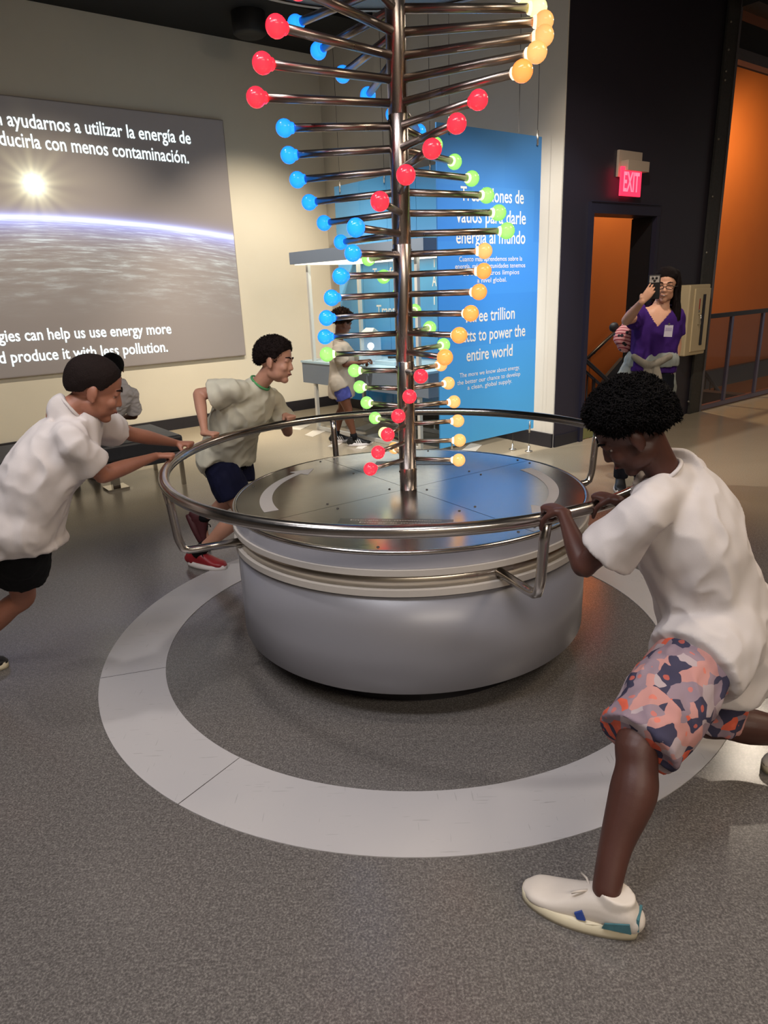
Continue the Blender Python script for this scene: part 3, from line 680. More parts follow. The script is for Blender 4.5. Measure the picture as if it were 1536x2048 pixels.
for i in range(4):
    p = V((-.2, 6.0, 4.13)) + U * (-1.1 + .7 * i); MB().tube([p, p + V((.03, .02, -.14))], [.02, .05], 12).build('lamp_head', M['black'], trk)
#PEOPLE
# ------------------------------------------------------------------ people
def cr(a, b, c, d, t):
    return .5 * ((2 * b) + (c - a) * t + (2 * a - 5 * b + 4 * c - d) * t * t + (3 * b - a - 3 * c + d) * t * t * t)
class Flesh(MB):
    """collects closed shells; fuse() melts them into one continuous skin"""
    def loft(s, st, side, n=20, sub=5, caps=(1, 1), exps=2.0):
        """st: [(point, half width along side, half depth)]"""
        st = [(V(p), a, b) for p, a, b in st]; side = V(side); N = len(st); out = []
        for i in range(N - 1):
            A, B, C, D = st[max(i - 1, 0)], st[i], st[i + 1], st[min(i + 2, N - 1)]
            for j in range(sub):
                t = j / sub; out.append((cr(A[0], B[0], C[0], D[0], t), cr(A[1], B[1], C[1], D[1], t), cr(A[2], B[2], C[2], D[2], t)))
        out.append(st[-1]); T = []
        for i in range(len(out)): T.append((out[min(i + 1, len(out) - 1)][0] - out[max(i - 1, 0)][0]).normalized())
        rows = []
        def ring(p, a, b, t):
            x = (side - t * side.dot(t)).normalized(); y = t.cross(x); r = []
            for k in range(n):
                an = 2 * math.pi * k / n; c, s_ = math.cos(an), math.sin(an)
                c = math.copysign(abs(c) ** (2 / exps), c); s_ = math.copysign(abs(s_) ** (2 / exps), s_)
                r.append(s.bm.verts.new(p + x * a * c + y * b * s_))
            return r
        def capr(i, sgn):
            p, a, b = out[i]; t = T[i] * sgn; q = []
            h = min(a, b)
            for ph in (75, 55, 35, 15) if sgn < 0 else (15, 35, 55, 75):
                f = math.radians(ph); q.append((p + t * h * math.sin(f), a * math.cos(f), b * math.cos(f)))
            return q
        if caps[0]:
            for p, a, b in capr(0, -1): rows.append(ring(p, a, b, T[0]))
        for (p, a, b), t in zip(out, T): rows.append(ring(p, a, b, t))
        if caps[1]:
            for p, a, b in capr(-1, 1): rows.append(ring(p, a, b, T[-1]))
        for A, B in zip(rows[:-1], rows[1:]):
            for k in range(n): s.bm.faces.new((A[k], A[(k + 1) % n], B[(k + 1) % n], B[k]))
        s.bm.faces.new(rows[0][::-1]); s.bm.faces.new(rows[-1]); return s
    def ell(s, c, r, ax, seg=20): return s.sphere(c, r, seg, ax)
    def fuse(s, name, mat, parent, voxel=.005, smooth=4, label=None, wrinkle=None):
        bmesh.ops.recalc_face_normals(s.bm, faces=s.bm.faces)
        me = bpy.data.meshes.new('t'); s.bm.to_mesh(me); s.bm.free()
        o = bpy.data.objects.new('t', me); COL.objects.link(o)
        r = o.modifiers.new('r', 'REMESH'); r.mode = 'VOXEL'; r.voxel_size = voxel; r.use_smooth_shade = True
        if smooth: q = o.modifiers.new('s', 'SMOOTH'); q.iterations = smooth; q.factor = .5
        dg = bpy.context.evaluated_depsgraph_get(); dg.update()
        m2 = bpy.data.meshes.new_from_object(o.evaluated_get(dg)); bpy.data.objects.remove(o); bpy.data.meshes.remove(me)
        if wrinkle:
            amp, fr, st = wrinkle; m2.calc_loop_triangles()
            no = [v.normal.copy() for v in m2.vertices]
            for v, nn in zip(m2.vertices, no):
                q = V((v.co.x * fr, v.co.y * fr, v.co.z * fr * st)); 
                a = noise.noise(q) + .5 * noise.noise(q * 2.3 + V((5, 1, 2))); a = 1 - abs(a) * 2.2
                v.co += nn * (a - .3) * amp
        return link_mesh(name, m2, mat, parent, True, label)
def frame(f, up):
    f = V(f).normalized(); r = f.cross(V(up)).normalized(); u = r.cross(f); return r, f, u     # right, forward, up
def ik(a, b, l1, l2, pole):
    """joint between a and b with bone lengths l1, l2, bent towards pole"""
    a, b = V(a), V(b); d = b - a; L = min(d.length, (l1 + l2) * .999); dn = d.normalized()
    x = (l1 * l1 - l2 * l2 + L * L) / (2 * L); h = math.sqrt(max(l1 * l1 - x * x, 1e-6)); p = V(pole); p = (p - dn * p.dot(dn)).normalized()
    return a + dn * x + p * h
def head_parts(F, c, fr, s):
    r, f, u = fr; ax = (r, f, u)
    P = lambda x, y, z: V(c) + r * x * s + f * y * s + u * z * s
    F.ell(P(0, -.014, .036), (.074 * s, .094 * s, .083 * s), ax, 28)
    F.ell(P(0, .026, -.028), (.057 * s, .060 * s, .078 * s), ax, 24)
    F.ell(P(0, .060, -.088), (.023 * s, .022 * s, .019 * s), ax)
    for q in (-1, 1):
        F.ell(P(.034 * q, .016, -.058), (.024 * s, .046 * s, .034 * s), ax)
        F.ell(P(.032 * q, .060, -.026), (.022 * s, .022 * s, .022 * s), ax)
        F.ell(P(.030 * q, .0705, .0085), (.0165 * s, .011 * s, .0055 * s), ax, 14)
        F.ell(P(.011 * q, .085, -.030), (.008 * s, .009 * s, .0065 * s), ax, 12)
        e = (r + f * .35 * q * -1).normalized()
        F.ell(P(.075 * q, -.004, -.008), (.009 * s, .019 * s, .029 * s), (r, (f - r * .25 * -q).normalized(), u), 16)
        F.ell(P(.077 * q, .004, -.030), (.008 * s, .010 * s, .011 * s), ax, 12)
    F.ell(P(0, .072, .021), (.046 * s, .014 * s, .010 * s), ax)
    F.loft([(P(0, .074, .012), .008 * s, .009 * s), (P(0, .084, -.008), .0095 * s, .010 * s), (P(0, .092, -.026), .0125 * s, .0105 * s)], r, 12, 3)
    F.ell(P(0, .083, -.051), (.021 * s, .009 * s, .0052 * s), ax, 14); F.ell(P(0, .081, -.0605), (.018 * s, .009 * s, .006 * s), ax, 14)
    return P
def eyes(c, fr, s, root, brow, look=0):
    r, f, u = fr; P = lambda x, y, z: V(c) + r * x * s + f * y * s + u * z * s
    W_, I_, B_ = M['eyewhite'], M['iris'], brow
    for q in (-1, 1):
        m = MB(); m.sphere(P(.029 * q, .0605, 0), .0118 * s, 14, (r, f, u), 0)
        g = (f + r * look * .4).normalized(); m.sphere(P(.029 * q, .0605, 0) + g * .0050 * s, .0082 * s, 10, (r, f, u), 1); m.build('eye', [W_, I_], root)
        m = MB(); m.tube([P(.014 * q, .087, .024), P(.030 * q, .083, .030), P(.047 * q, .068, .026)], [.0028 * s, .0036 * s, .002 * s], 8); m.build('eyebrow', B_, root)
    m = MB(); m.tube([P(-.021, .083, -.0555), P(-.010, .0905, -.0562), P(.010, .0905, -.0562), P(.021, .083, -.0555)], [.001 * s, .0034 * s, .0034 * s, .001 * s], 8); m.build('mouth', M['lip'], root)
def hair_cap(c, fr, s, mat, root, grow, thick=.012, lump=.006, freq=30, tufts=0, tl=.02, name='hair', seg=96, fringe=None):
    """closed shell of hair over the skull; grow(x, y, z) tells where hair grows (unit direction in head axes)"""
    r, f, u = fr; c0 = V(c) + u * .030 * s - f * .012 * s; bm = bmesh.new(); bmesh.ops.create_icosphere(bm, subdivisions=6 if seg > 90 else 5, radius=1)
    kill = []
    for v in bm.verts:
        x, y, z = v.co; g = grow(x, y, z)
        R = V(((.0750 if thick < .01 else .078) * x, (.0955 if thick < .01 else .099) * y, ((.085 if thick < .01 else .089) if z > 0 else .105) * z)).length * s
        n1 = noise.noise(V((x, y, z)) * freq * .1 + V((3, 7, 1))) + .5 * noise.noise(V((x, y, z)) * freq * .3)
        t = thick * min(1, max(g, 0) * 2.6) + (lump * n1 if g > .02 else 0)
        v.co = c0 + (r * x + f * y + u * z) * (R * (1 if g > 0 else .86) + t)
        if g <= -.12: kill.append(v)
    bmesh.ops.delete(bm, geom=kill, context='VERTS')
    vs = list(bm.verts); rnd = random.Random(5)
    for i in range(tufts):
        v = vs[rnd.randrange(len(vs))]; d = (v.co - c0).normalized()
        if (v.co - c0).length < .07 * s: continue
        o = d.orthogonal().normalized(); o2 = d.cross(o); L = tl * (.5 + rnd.random()); w_ = tl * .22; a = rnd.random() * 6.28; bnd = (o * math.cos(a) + o2 * math.sin(a)) * L * .7
        b0 = [bm.verts.new(v.co - d * .004 + (o * math.cos(k * 2.094 + a) + o2 * math.sin(k * 2.094 + a)) * w_) for k in range(3)]
        b1 = [bm.verts.new(v.co + d * L * .6 + bnd * .5 + (o * math.cos(k * 2.094 + a) + o2 * math.sin(k * 2.094 + a)) * w_ * .8) for k in range(3)]
        tp_ = bm.verts.new(v.co + d * L * .75 + bnd * 1.2)
        for k in range(3):
            bm.faces.new((b0[k], b0[(k + 1) % 3], b1[(k + 1) % 3], b1[k])); bm.faces.new((b1[k], b1[(k + 1) % 3], tp_))
    me = bpy.data.meshes.new('m'); bm.to_mesh(me); bm.free(); return link_mesh(name, me, mat, root, True)
def hand(F, wr, d, pn, th, s=1., curl=(60, 62, 42), spread=1., thumb=.5, tcurl=40):
    """wr wrist, d towards the knuckles, pn palm normal, th thumb side; curl bends the fingers towards pn"""
    d = V(d).normalized(); pn = V(pn); pn = (pn - d * pn.dot(d)).normalized(); sd = V(th); sd = (sd - d * sd.dot(d) - pn * sd.dot(pn)).normalized(); wr = V(wr)
    L = .078 * s
    F.loft([(wr - d * .012 * s, .021 * s, .015 * s), (wr + d * .022 * s, .028 * s, .0135 * s), (wr + d * .055 * s, .034 * s, .0125 * s), (wr + d * L, .033 * s, .0105 * s)], sd, 18, 4, exps=2.4)
    for i, (o, ln, rr) in enumerate(((.0255, .062, .0076), (.0088, .069, .008), (-.0080, .065, .0077), (-.0240, .052, .0068))):
        cm = curl[i] if isinstance(curl[0], (tuple, list)) else curl
        p = wr + d * (L - .006 * s - abs(o) * .15 * s) + sd * o * s * (.94 + .06 * spread) + pn * .001 * s; dd = (d + sd * o * 3.2 * (spread - 1)).normalized(); st = [(p - dd * .01 * s, rr * s, rr * s), (p, rr * s * 1.02, rr * s * 1.02)]
        ax = dd.cross(pn).normalized()
        for a, k in zip(cm, (.44, .31, .25)):
            dd = Matrix.Rotation(math.radians(a), 3, ax) @ dd; h = p + dd * ln * k * s * .5; p = p + dd * ln * k * s
            st += [(h, rr * s * .95, rr * s * .95), (p, rr * s * .93, rr * s * .93)]; rr *= .95
        F.loft(st, sd, 10, 3)
    # thumb leaves the side of the palm near its base
    p = wr + d * .020 * s + sd * .024 * s + pn * .004 * s; dd = (d * .75 + sd * (.85 - thumb * .3) + pn * (.25 + thumb * .5)).normalized(); st = [(p - dd * .012 * s, .012 * s, .012 * s), (p, .0115 * s, .0115 * s)]
    for k, ln in enumerate((.030, .026, .022)):
        p = p + dd * ln * s; st.append((p, (.0098, .0092, .0078)[k] * s, (.0098, .0092, .0078)[k] * s)); dd = (dd + pn * math.sin(math.radians(tcurl)) * .7 - sd * .35 * thumb).normalized()
    F.loft(st, pn, 12, 3); return sd
def shoe(root, heel, d, up, L, W_, mu, ms, hgt=.07, name='shoe', stripes=None, laces=None, toe_spring=.0, accent=None, tongue=True):
    """heel: ground point under the heel, d: towards the toe"""
    d = V(d).normalized(); up = V(up); up = (up - d * up.dot(d)).normalized(); sd = d.cross(up); H0 = V(heel)
    P = lambda x, y, z: H0 + d * x * L + sd * y * W_ + up * z
    F = Flesh(); F.loft([(P(.03, 0, .045), .30 * W_, .028), (P(.12, 0, .046 + hgt * .1), .38 * W_, .034 + hgt * .16), (P(.30, 0, .048 + hgt * .12), .39 * W_, .036 + hgt * .14), (P(.50, 0, .044), .42 * W_, .036), (P(.72, 0, .033), .47 * W_, .022), (P(.90, 0, .029), .40 * W_, .017), (P(.985, 0, .026), .22 * W_, .010)], sd, 20, 5, exps=2.5)
    F.loft([(P(.22, 0, .055), .35 * W_, .21 * L), (P(.20, 0, .052 + hgt * .45), .36 * W_, .19 * L), (P(.185, 0, .055 + hgt * .75), .34 * W_, .165 * L)], sd, 18, 3, caps=(1, 0))
    up_ = F.fuse(name, mu, root, .004, 3)
    m = MB(); out = []; N = 40
    for k in range(N):
        a = 2 * math.pi * k / N; x = .5 + .52 * math.cos(a); wv = (.40 + .11 * math.sin(max(0, min(1, x)) * math.pi * .95 - .5)) * 1.06
        y = math.copysign(abs(math.sin(a)) ** .72, math.sin(a)) * wv
        out.append((x, y))
    lo = [P(x, y * .96, .0) for x, y in out]; mid = [P(x, y, .012) for x, y in out]; hi = [P(x, y * .95, .030 + (.008 if x < .3 else 0)) for x, y in out]
    A = [m.bm.verts.new(p) for p in lo]; B = [m.bm.verts.new(p) for p in mid]; C_ = [m.bm.verts.new(p) for p in hi]
    for k in range(N):
        q = (k + 1) % N; m.bm.faces.new((A[k], A[q], B[q], B[k])).smooth = True; m.bm.faces.new((B[k], B[q], C_[q], C_[k])).smooth = True
    m.bm.faces.new(A[::-1]); m.bm.faces.new(C_); m.build('sole', ms, up_)
    if laces:
        m = MB()
        for i in range(4):
            x = .42 + .075 * i; z = .079 - .011 * i + hgt * .06; m.tube([P(x, -.26, z - .008), P(x + .01, 0, z + .0045), P(x, .26, z - .008)], .0032, 6)
        m.tube([P(.40, 0, .083 + hgt * .06), P(.46, .22, .094), P(.52, .40, .084)], .003, 6); m.tube([P(.40, 0, .083 + hgt * .06), P(.47, -.2, .096), P(.55, -.30, .090)], .003, 6)
        m.build('laces', laces, up_)
    if stripes:
        m = MB()
        for q in (-1, 1):
            for i in range(3):
                x = .36 + .085 * i; m.prism([P(x, q * .425, .030), P(x + .04, q * .435, .030), P(x - .04, q * .34, .070), P(x - .08, q * .335, .070)], sd * q * .004)
        m.build('side_stripes', stripes, up_)
    if accent:
        m = MB()
        for q in (-1, 1): m.prism([P(.02, q * .36, .042), P(.26, q * .43, .036), P(.24, q * .425, .052), P(.04, q * .36, .068)], sd * q * .004)
        m.prism([P(-.012, -.25, .040), P(-.012, .25, .040), P(-.006, .22, .072), P(-.006, -.22, .072)], d * -.006)
        m.build('heel_patch', accent, up_)
        m = MB()
        for q in (-1, 1): m.prism([P(.40, q * .425, .040), P(.47, q * .43, .036), P(.50, q * .42, .050), P(.44, q * .40, .062)], sd * q * .005)
        m.build('side_patch', M['bluepatch'], up_)
    return up_
def person(J, label, group=None):
    """J: joints in metres. Builds the one continuous body and returns the root and the frames"""
    root = thing('person', label, 'person', J['base'], group)
    s = J.get('s', .86); F = Flesh(); hs = J.get('hs', .93)
    nk, pv = V(J['neck']), V(J['pelvis']); shL, shR, hpL, hpR = [V(J[k]) for k in ('shL', 'shR', 'hipL', 'hipR')]
    fr = frame(J['face'], J['hup']); hc = V(J['head'])
    head_parts(F, hc, fr, hs)
    r, f, u = fr
    F.loft([(nk - (hc - nk).normalized() * .03, .054 * s, .050 * s), (nk.lerp(hc - f * .018 - u * .05, .45), .050 * s, .050 * s), (hc - f * .016 * hs - u * .045 * hs, .049 * s, .053 * s)], (shR - shL), 18, 4)
    sd = (shR - shL).normalized(); ch = (shL + shR) / 2; hipc = (hpL + hpR) / 2; wst = J.get('waist') or hipc.lerp(ch, .42)
    cht = hipc.lerp(ch, .76) if 'waist' not in J else V(wst).lerp(ch, .6)
    sdh = (hpR - hpL).normalized(); 
    F.loft([(hipc - (V(wst) - hipc).normalized() * .05 * s, .10 * s, .085 * s), (hipc + (V(wst) - hipc) * .12, .150 * s, .108 * s), (V(wst), .128 * s, .092 * s), (cht, .150 * s, .102 * s), (ch, .128 * s, .080 * s), (nk, .058 * s, .052 * s)], sd, 24, 5, exps=2.3)
    for sh in (shL, shR): F.loft([(ch.lerp(sh, .2) , .06 * s, .06 * s), (sh, .047 * s, .047 * s)], ZUP, 14, 3)
    for k, sh in (('L', shL), ('R', shR)):
        el, wr = V(J['el' + k]), V(J['wr' + k]); F.loft([(sh, .046 * s, .047 * s), (sh.lerp(el, .45), .041 * s, .042 * s), (sh.lerp(el, .9), .034 * s, .034 * s), (el, .034 * s, .035 * s), (el.lerp(wr, .18), .036 * s, .035 * s), (el.lerp(wr, .35), .035 * s, .034 * s), (el.lerp(wr, .75), .026 * s, .024 * s), (wr, .0215 * s, .0185 * s)], (el - sh).cross(wr - el) + V((.001, .001, .001)), 18, 4)
        H = J['hand' + k]; hand(F, wr, H['d'], H['pn'], H['th'], H.get('s', .86), H.get('curl', (60, 62, 42)), H.get('spread', 1), H.get('thumb', .5), H.get('tcurl', 40))
    for k, hp in (('L', hpL), ('R', hpR)):
        kn, an = V(J['kn' + k]), V(J['an' + k]); toe = V(J['toe' + k]); bk = ((kn - hp).normalized() - (an - kn).normalized()); bk = bk if bk.length > .05 else V((0, 1, 0)); sd2 = (kn - hp).cross(toe)
        sd2 = sdh; lg = J.get('leg', 1.)
        cf = -toe.normalized() * .010 * s
        F.loft([(hp, .084 * s, .088 * s), (hp.lerp(kn, .35), .078 * s, .082 * s), (hp.lerp(kn, .8), .056 * s * lg, .058 * s * lg), (kn, .050 * s * lg, .053 * s * lg), (kn.lerp(an, .15) + cf, .048 * s * lg, .050 * s * lg), (kn.lerp(an, .34) + cf * 1.5, .051 * s * lg, .056 * s * lg), (kn.lerp(an, .7), .036 * s * lg, .039 * s * lg), (an, .029 * s * lg, .033 * s * lg)], sd2, 20, 4)
        t = toe.normalized(); F.loft([(an - ZUP * .02 - t * .012, .022, .022), (an - ZUP * .045 + t * .03, .022, .016), (an - ZUP * .058 + t * .08, .020, .010)], t.cross(ZUP), 12, 3)
    F.fuse('body', J['skin'], root, J.get('vox', .0048), 3)
    eyes(hc, fr, hs, root, J['browm'], J.get('look', 0))
    return root, fr, hc, hs, s
def tshirt(J, root, mat, hem=.16, sleeve=.72, fat=1.0, drape=None, wr=(.006, 14, .6), puff=1.0, vox=.0065, neckm=None, hemw=(.178, .135), cut=None, skirt=None):
    s = J.get('s', .86); F = Flesh(); nk = V(J['neck']); hc = V(J['head']); shL, shR, hpL, hpR = [V(J[k]) for k in ('shL', 'shR', 'hipL', 'hipR')]
    sd = (shR - shL).normalized(); ch = (shL + shR) / 2; hipc = (hpL + hpR) / 2; wst = V(J.get('waist') or hipc.lerp(ch, .42)); cht = hipc.lerp(ch, .76) if 'waist' not in J else wst.lerp(ch, .6)
    dn = J.get('hemdir'); dn = V(dn).normalized() if dn else (hipc - wst).normalized(); off = V(drape) if drape else V((0, 0, 0))
    F.loft([(hipc + dn * hem + off, hemw[0] * s * fat, hemw[1] * s * fat), (hipc + dn * hem * .3 + off * .6, .178 * s * fat, .138 * s * fat), (wst + off * .35, .160 * s * fat, .124 * s * fat), (cht, .172 * s * fat, .124 * s * fat), (ch + (nk - ch) * .12, .150 * s, .100 * s), (ch.lerp(nk, .62), .100 * s, .086 * s), (nk, .072 * s, .070 * s), (nk + (hc - nk).normalized() * .020, .060 * s, .062 * s)], sd, 28, 6, caps=(0, 0), exps=2.3)
    for k, sh in (('L', shL), ('R', shR)):
        el = V(J['el' + k]); e = sh.lerp(el, sleeve); g = V(J.get('sleeve_sag', (0, 0, -.012))) * puff
        F.loft([(ch.lerp(sh, .25), .082 * s, .078 * s), (sh, .063 * s, .064 * s), (sh.lerp(e, .55) + g * .6, .070 * s * puff, .068 * s * puff), (e + g, .078 * s * puff, .074 * s * puff)], (sd + V((0, 0, .01))).cross(el - sh), 20, 5, caps=(1, 0))
    if skirt:
        for k, hp in (('L', hpL), ('R', hpR)):
            fr_, rd = skirt[k]; kn = V(J['kn' + k]); F.loft([(hp.lerp(wst, .3), rd * .95, rd * .95), (hp, rd, rd), (hp.lerp(kn, fr_), rd * 1.02, rd * 1.02)], sd, 22, 4, caps=(1, 0))
    o = F.fuse('t_shirt', mat, root, vox, 14, wrinkle=wr)
    if cut:
        bm = bmesh.new(); bm.from_mesh(o.data); b0 = origin_of(root); bmesh.ops.delete(bm, geom=[v for v in bm.verts if cut(v.co + b0)], context='VERTS'); bm.to_mesh(o.data); bm.free(); return o
    # collar band
    t = (hc - nk).normalized(); x = (sd - t * sd.dot(t)).normalized(); y = t.cross(x); cpt = nk + t * .021
    MB().tube([cpt + x * .060 * s * math.cos(a * math.pi / 12) + y * .062 * s * math.sin(a * math.pi / 12) for a in range(24)], .0062, 8, closed=True).build('collar', neckm or mat, o)
    return o
def shorts(J, root, mat, flare=1.0, length=.85, wr=(.005, 16, .5), vox=.0065, name='shorts'):
    s = J.get('s', .86); F = Flesh(); hpL, hpR = V(J['hipL']), V(J['hipR']); shL, shR = V(J['shL']), V(J['shR']); hipc = (hpL + hpR) / 2; ch = (shL + shR) / 2; wst = V(J.get('waist') or hipc.lerp(ch, .42)); sdh = (hpR - hpL).normalized()
    F.loft([(hipc.lerp(wst, .75), .130 * s, .096 * s), (hipc.lerp(wst, .2), .156 * s, .116 * s), (hipc - (wst - hipc).normalized() * .05, .146 * s, .112 * s)], sdh, 24, 5)
    for k, hp in (('L', hpL), ('R', hpR)):
        kn = V(J['kn' + k]); e = hp.lerp(kn, length)
        F.loft([(hp, .094 * s, .100 * s), (hp.lerp(e, .5), .102 * s * flare, .106 * s * flare), (e, .098 * s * flare, .102 * s * flare)], sdh, 22, 5, caps=(1, 0))
    return F.fuse(name, mat, root, vox, 3, wrinkle=wr)
def sock(root, an, d, r, mat, z0=-.03, z1=.05, kn=None):
    an = V(an); t = (V(kn) - an).normalized() if kn is not None else ZUP
    return MB().tube([an + t * z0, an + t * (z0 + z1) / 2, an + t * z1], [r * 1.12, r * 1.03, r], 16).build('sock', mat, root)
def grip(T, ax, app, s, th, rt=RT):
    """a hand closed over the rail: T rail point, ax rail direction, app direction from wrist over the rail"""
    T = V(T); pn = V((0, 0, -1)); d = V(app); ax = V(ax).normalized(); d = (d - ax * d.dot(ax)); d.z *= .3; d.normalize()
    up = -pn; wr = T + up * (rt + .013 * s) - d * .070 * s
    return wr, dict(d=d, pn=pn, th=th, s=s, curl=(78, 72, 50), thumb=.9, tcurl=55)

M['eyewhite'] = simple('eye_white', '#a0968e', .5); M['iris'] = simple('iris_dark', '#1c110b', .15); M['lip'] = simple('lip_dark', '#6b2f28', .5)
M['tee'] = cloth('white_cotton', '#c9c1be', .04, 500, 7, .5); M['tee_cream'] = cloth('cream_cotton', '#cfcab6', .05, 500, 8, .5); M['tee_grey'] = cloth('pale_grey_cotton', '#b4a795', .05, 400, 8, .4)
M['black_cloth'] = cloth('black_cloth', '#0b0b0d', .2); M['navy'] = cloth('navy_cloth', '#10122c', .15); M['blue_shorts'] = cloth('blue_shorts_cloth', '#4a4f92', .1)
M['skin_dark'] = skin('skin_dark', '#54332a', '#44271f'); M['skin_tan'] = skin('skin_tan', '#a5705a', '#94604b'); M['skin_light'] = skin('skin_light', '#c4917a', '#b28068'); M['skin_brown'] = skin('skin_brown', '#7a4c36', '#68402c'); M['skin_fair'] = skin('skin_fair', '#d9a88c', '#c8957a')
def hairmat(name, c): return simple(name, c, .85, 0, 220, .5, .6, spec=.15)
M['hair_black'] = hairmat('hair_black', '#0a0708'); M['hair_dark'] = hairmat('hair_dark_brown', '#1d1412'); M['hair_curl'] = hairmat('hair_brown_curls', '#2c1b12')
M['shoe_white'] = simple('shoe_white_leather', '#cfc5ba', .5, 0, 30, .05); M['sole_cream'] = simple('sole_cream', '#cfc4a8', .5); M['lace_white'] = simple('lace_white', '#c9beb2', .8)
M['teal_patch'] = simple('teal_print', '#3f6a72', .5, 0, 40, .4); M['bluepatch'] = simple('blue_patch', '#2c4690', .5)
M['shoe_dark'] = simple('shoe_dark_red', '#42151a', .6); M['shoe_black'] = simple('shoe_black', '#141213', .5); M['shoe_red'] = simple('shoe_red', '#8c1f26', .45, 0, 20, .2); M['sole_white'] = simple('sole_white', '#d8cfca', .5); M['stripe_white'] = simple('stripe_white', '#d8d4d0', .5)
def pattern_mat():
    n = NT('patterned_shorts_cloth'); v = n.coord()
    d = n.new('ShaderNodeVectorMath', operation='ADD'); n.link(v, d.inputs[0]); sc_ = n.new('ShaderNodeVectorMath', operation='SCALE'); nz = n.noise(v, 9, 3, .5, 1); n.link(nz, sc_.inputs[0]); sc_.inputs['Scale'].default_value = .06; n.link(sc_.outputs[0], d.inputs[1])
    vo = n.new('ShaderNodeTexVoronoi'); n.link(d.outputs[0], vo.inputs['Vector']); vo.inputs['Scale'].default_value = 26
    sp = n.new('ShaderNodeSeparateColor'); n.link(vo.outputs['Color'], sp.inputs[0])
    c = n.ramp(sp.outputs[0], [(0, lin('#3f3c50')), (.30, lin('#8d7a84')), (.55, lin('#b88680')), (.72, lin('#cf5f48')), (.86, lin('#a9999c'))]); n.t.nodes[-1]
    for q in n.n:
        if q.bl_idname == 'ShaderNodeValToRGB': q.color_ramp.interpolation = 'CONSTANT'
    ed = n.math('LESS_THAN', vo.outputs['Distance'], .22)
    n.set(base=n.mix(n.math('MULTIPLY', ed, .55), c, lin('#d9694e')), rough=.85, spec=.2); n.bump(n.noise(n.mapping(v, (1, 1, .5)), 9, 2), .5, .03); return n.m
M['pattern'] = pattern_mat()
hair_short = lambda x, y, z: min(.9, .62 * (z + .20) + .60 * max(0, -y) + .1 - max(0, y - .40) * 1.1 - max(0, -z - .45) * 1.2 - (max(0, abs(x) - .78) * max(0, .05 - z) * 2.2))

def rail_pt(deg): return cyl(1.0, deg, RZ)
def rail_dir(deg): a = math.radians(deg); return V((-math.sin(a), math.cos(a), 0))

# --- boy in front right
T1, T2 = rail_pt(292.5), rail_pt(304)
wL, HL = grip(T1, rail_dir(292.5), (-.55, .55, 0), .92, (-.7, .3, -.5)); wR, HR = grip(T2, rail_dir(304), (-.65, .45, 0), .92, (.2, -.9, 0))
anL = V((.497, 1.287, .105)); anR = V((1.36, 1.80, .115))
hipL, hipR = at(1425, 1275, 1.70), at(1468, 1235, 1.90)
J = dict(base=(.8, 1.65, 0), s=.90, hs=1.0, head=at(1262, 862, 1.80), leg=1.14, face=(-.74, .22, -.66), hup=(-.66, .1, .74), neck=at(1332, 958, 1.79), pelvis=(hipL + hipR) / 2,
    shL=at(1296, 1020, 1.66), shR=at(1376, 945, 1.95), waist=at(1412, 1150, 1.80), elL=at(1168, 1133, 1.72), wrL=wL, handL=HL, elR=None, wrR=wR, handR=HR, hipL=hipL, hipR=hipR,
    knL=None, anL=anL, toeL=V((-.87, .48, 0)), knR=None, anR=anR, toeR=V((-1, .1, 0)), skin=M['skin_dark'], browm=M['hair_black'], hemdir=(.02, -.10, -1))
J['elR'] = ik(J['shR'], wR, .25, .23, (.2, .3, -1)); J['knL'] = at(1275, 1488, 1.47);  J['knR'] = ik(hipR, anR, .36, .37, (-.3, 0, -.8))
root, fr, hc, hs, s = person(J, 'boy pushing at the right in white t-shirt and orange and grey patterned shorts')
hair_cap(hc, fr, hs, M['hair_black'], root, lambda x, y, z: .75 * (z + .22) + .75 * max(0, -y) - max(0, y - .30) * 1.0 - max(0, -z - .55) * 2.2 - max(0, abs(x) - .7) * max(0, .1 - z) * 2, .020, .008, 34, 9000, .012)
tshirt(J, root, M['tee'], .16, .66, 1.20, (-.02, 0, -.015), (.009, 8, .7), 1.16, skirt=dict(L=(.30, .128), R=(.25, .128)))
shorts(J, root, M['pattern'], 1.15, 1.0, (.007, 11, .6))
shoe(root, (.562, 1.252, .001), (-.87, .48, 0), (0, 0, 1), .272, .108, M['shoe_white'], M['sole_cream'], .075, laces=M['lace_white'], accent=M['teal_patch'])
shoe(root, (1.43, 1.80, .001), (-1, .04, 0), (0, 0, 1), .262, .098, M['shoe_white'], M['sole_cream'], .075, laces=M['lace_white'], accent=M['teal_patch'])

# --- boy at the left
T1, T2 = rail_pt(181), rail_pt(168)
wR, HR = grip(T1, rail_dir(181), (1, .25, 0), .88, (0, 1, 0)); wL, HL = grip(T2, rail_dir(168), (1, .35, 0), .88, (0, -1, 0))
hipR, hipL = at(36, 1052, 2.30), at(58, 1022, 2.50)
J = dict(base=(-1.35, 2.35, 0), s=.88, hs=.99, head=at(190, 778, 2.46), face=(.86, .30, -.42), hup=(.42, .1, .9), neck=at(133, 822, 2.42), pelvis=(hipL + hipR) / 2,
    shR=at(138, 882, 2.30), shL=at(172, 838, 2.62), waist=at(75, 960, 2.36), elR=at(205, 950, 2.42), wrR=wR, handR=HR, elL=None, wrL=wL, handL=HL, hipL=hipL, hipR=hipR,
    knR=at(45, 1195, 2.55), anR=V((-1.82, 2.62, .09)), toeR=V((1, .25, 0)), knL=None, anL=V((-2.25, 2.25, .12)), toeL=V((1, .3, 0)), skin=M['skin_tan'], browm=M['hair_dark'], hemdir=(-.12, 0, -1))
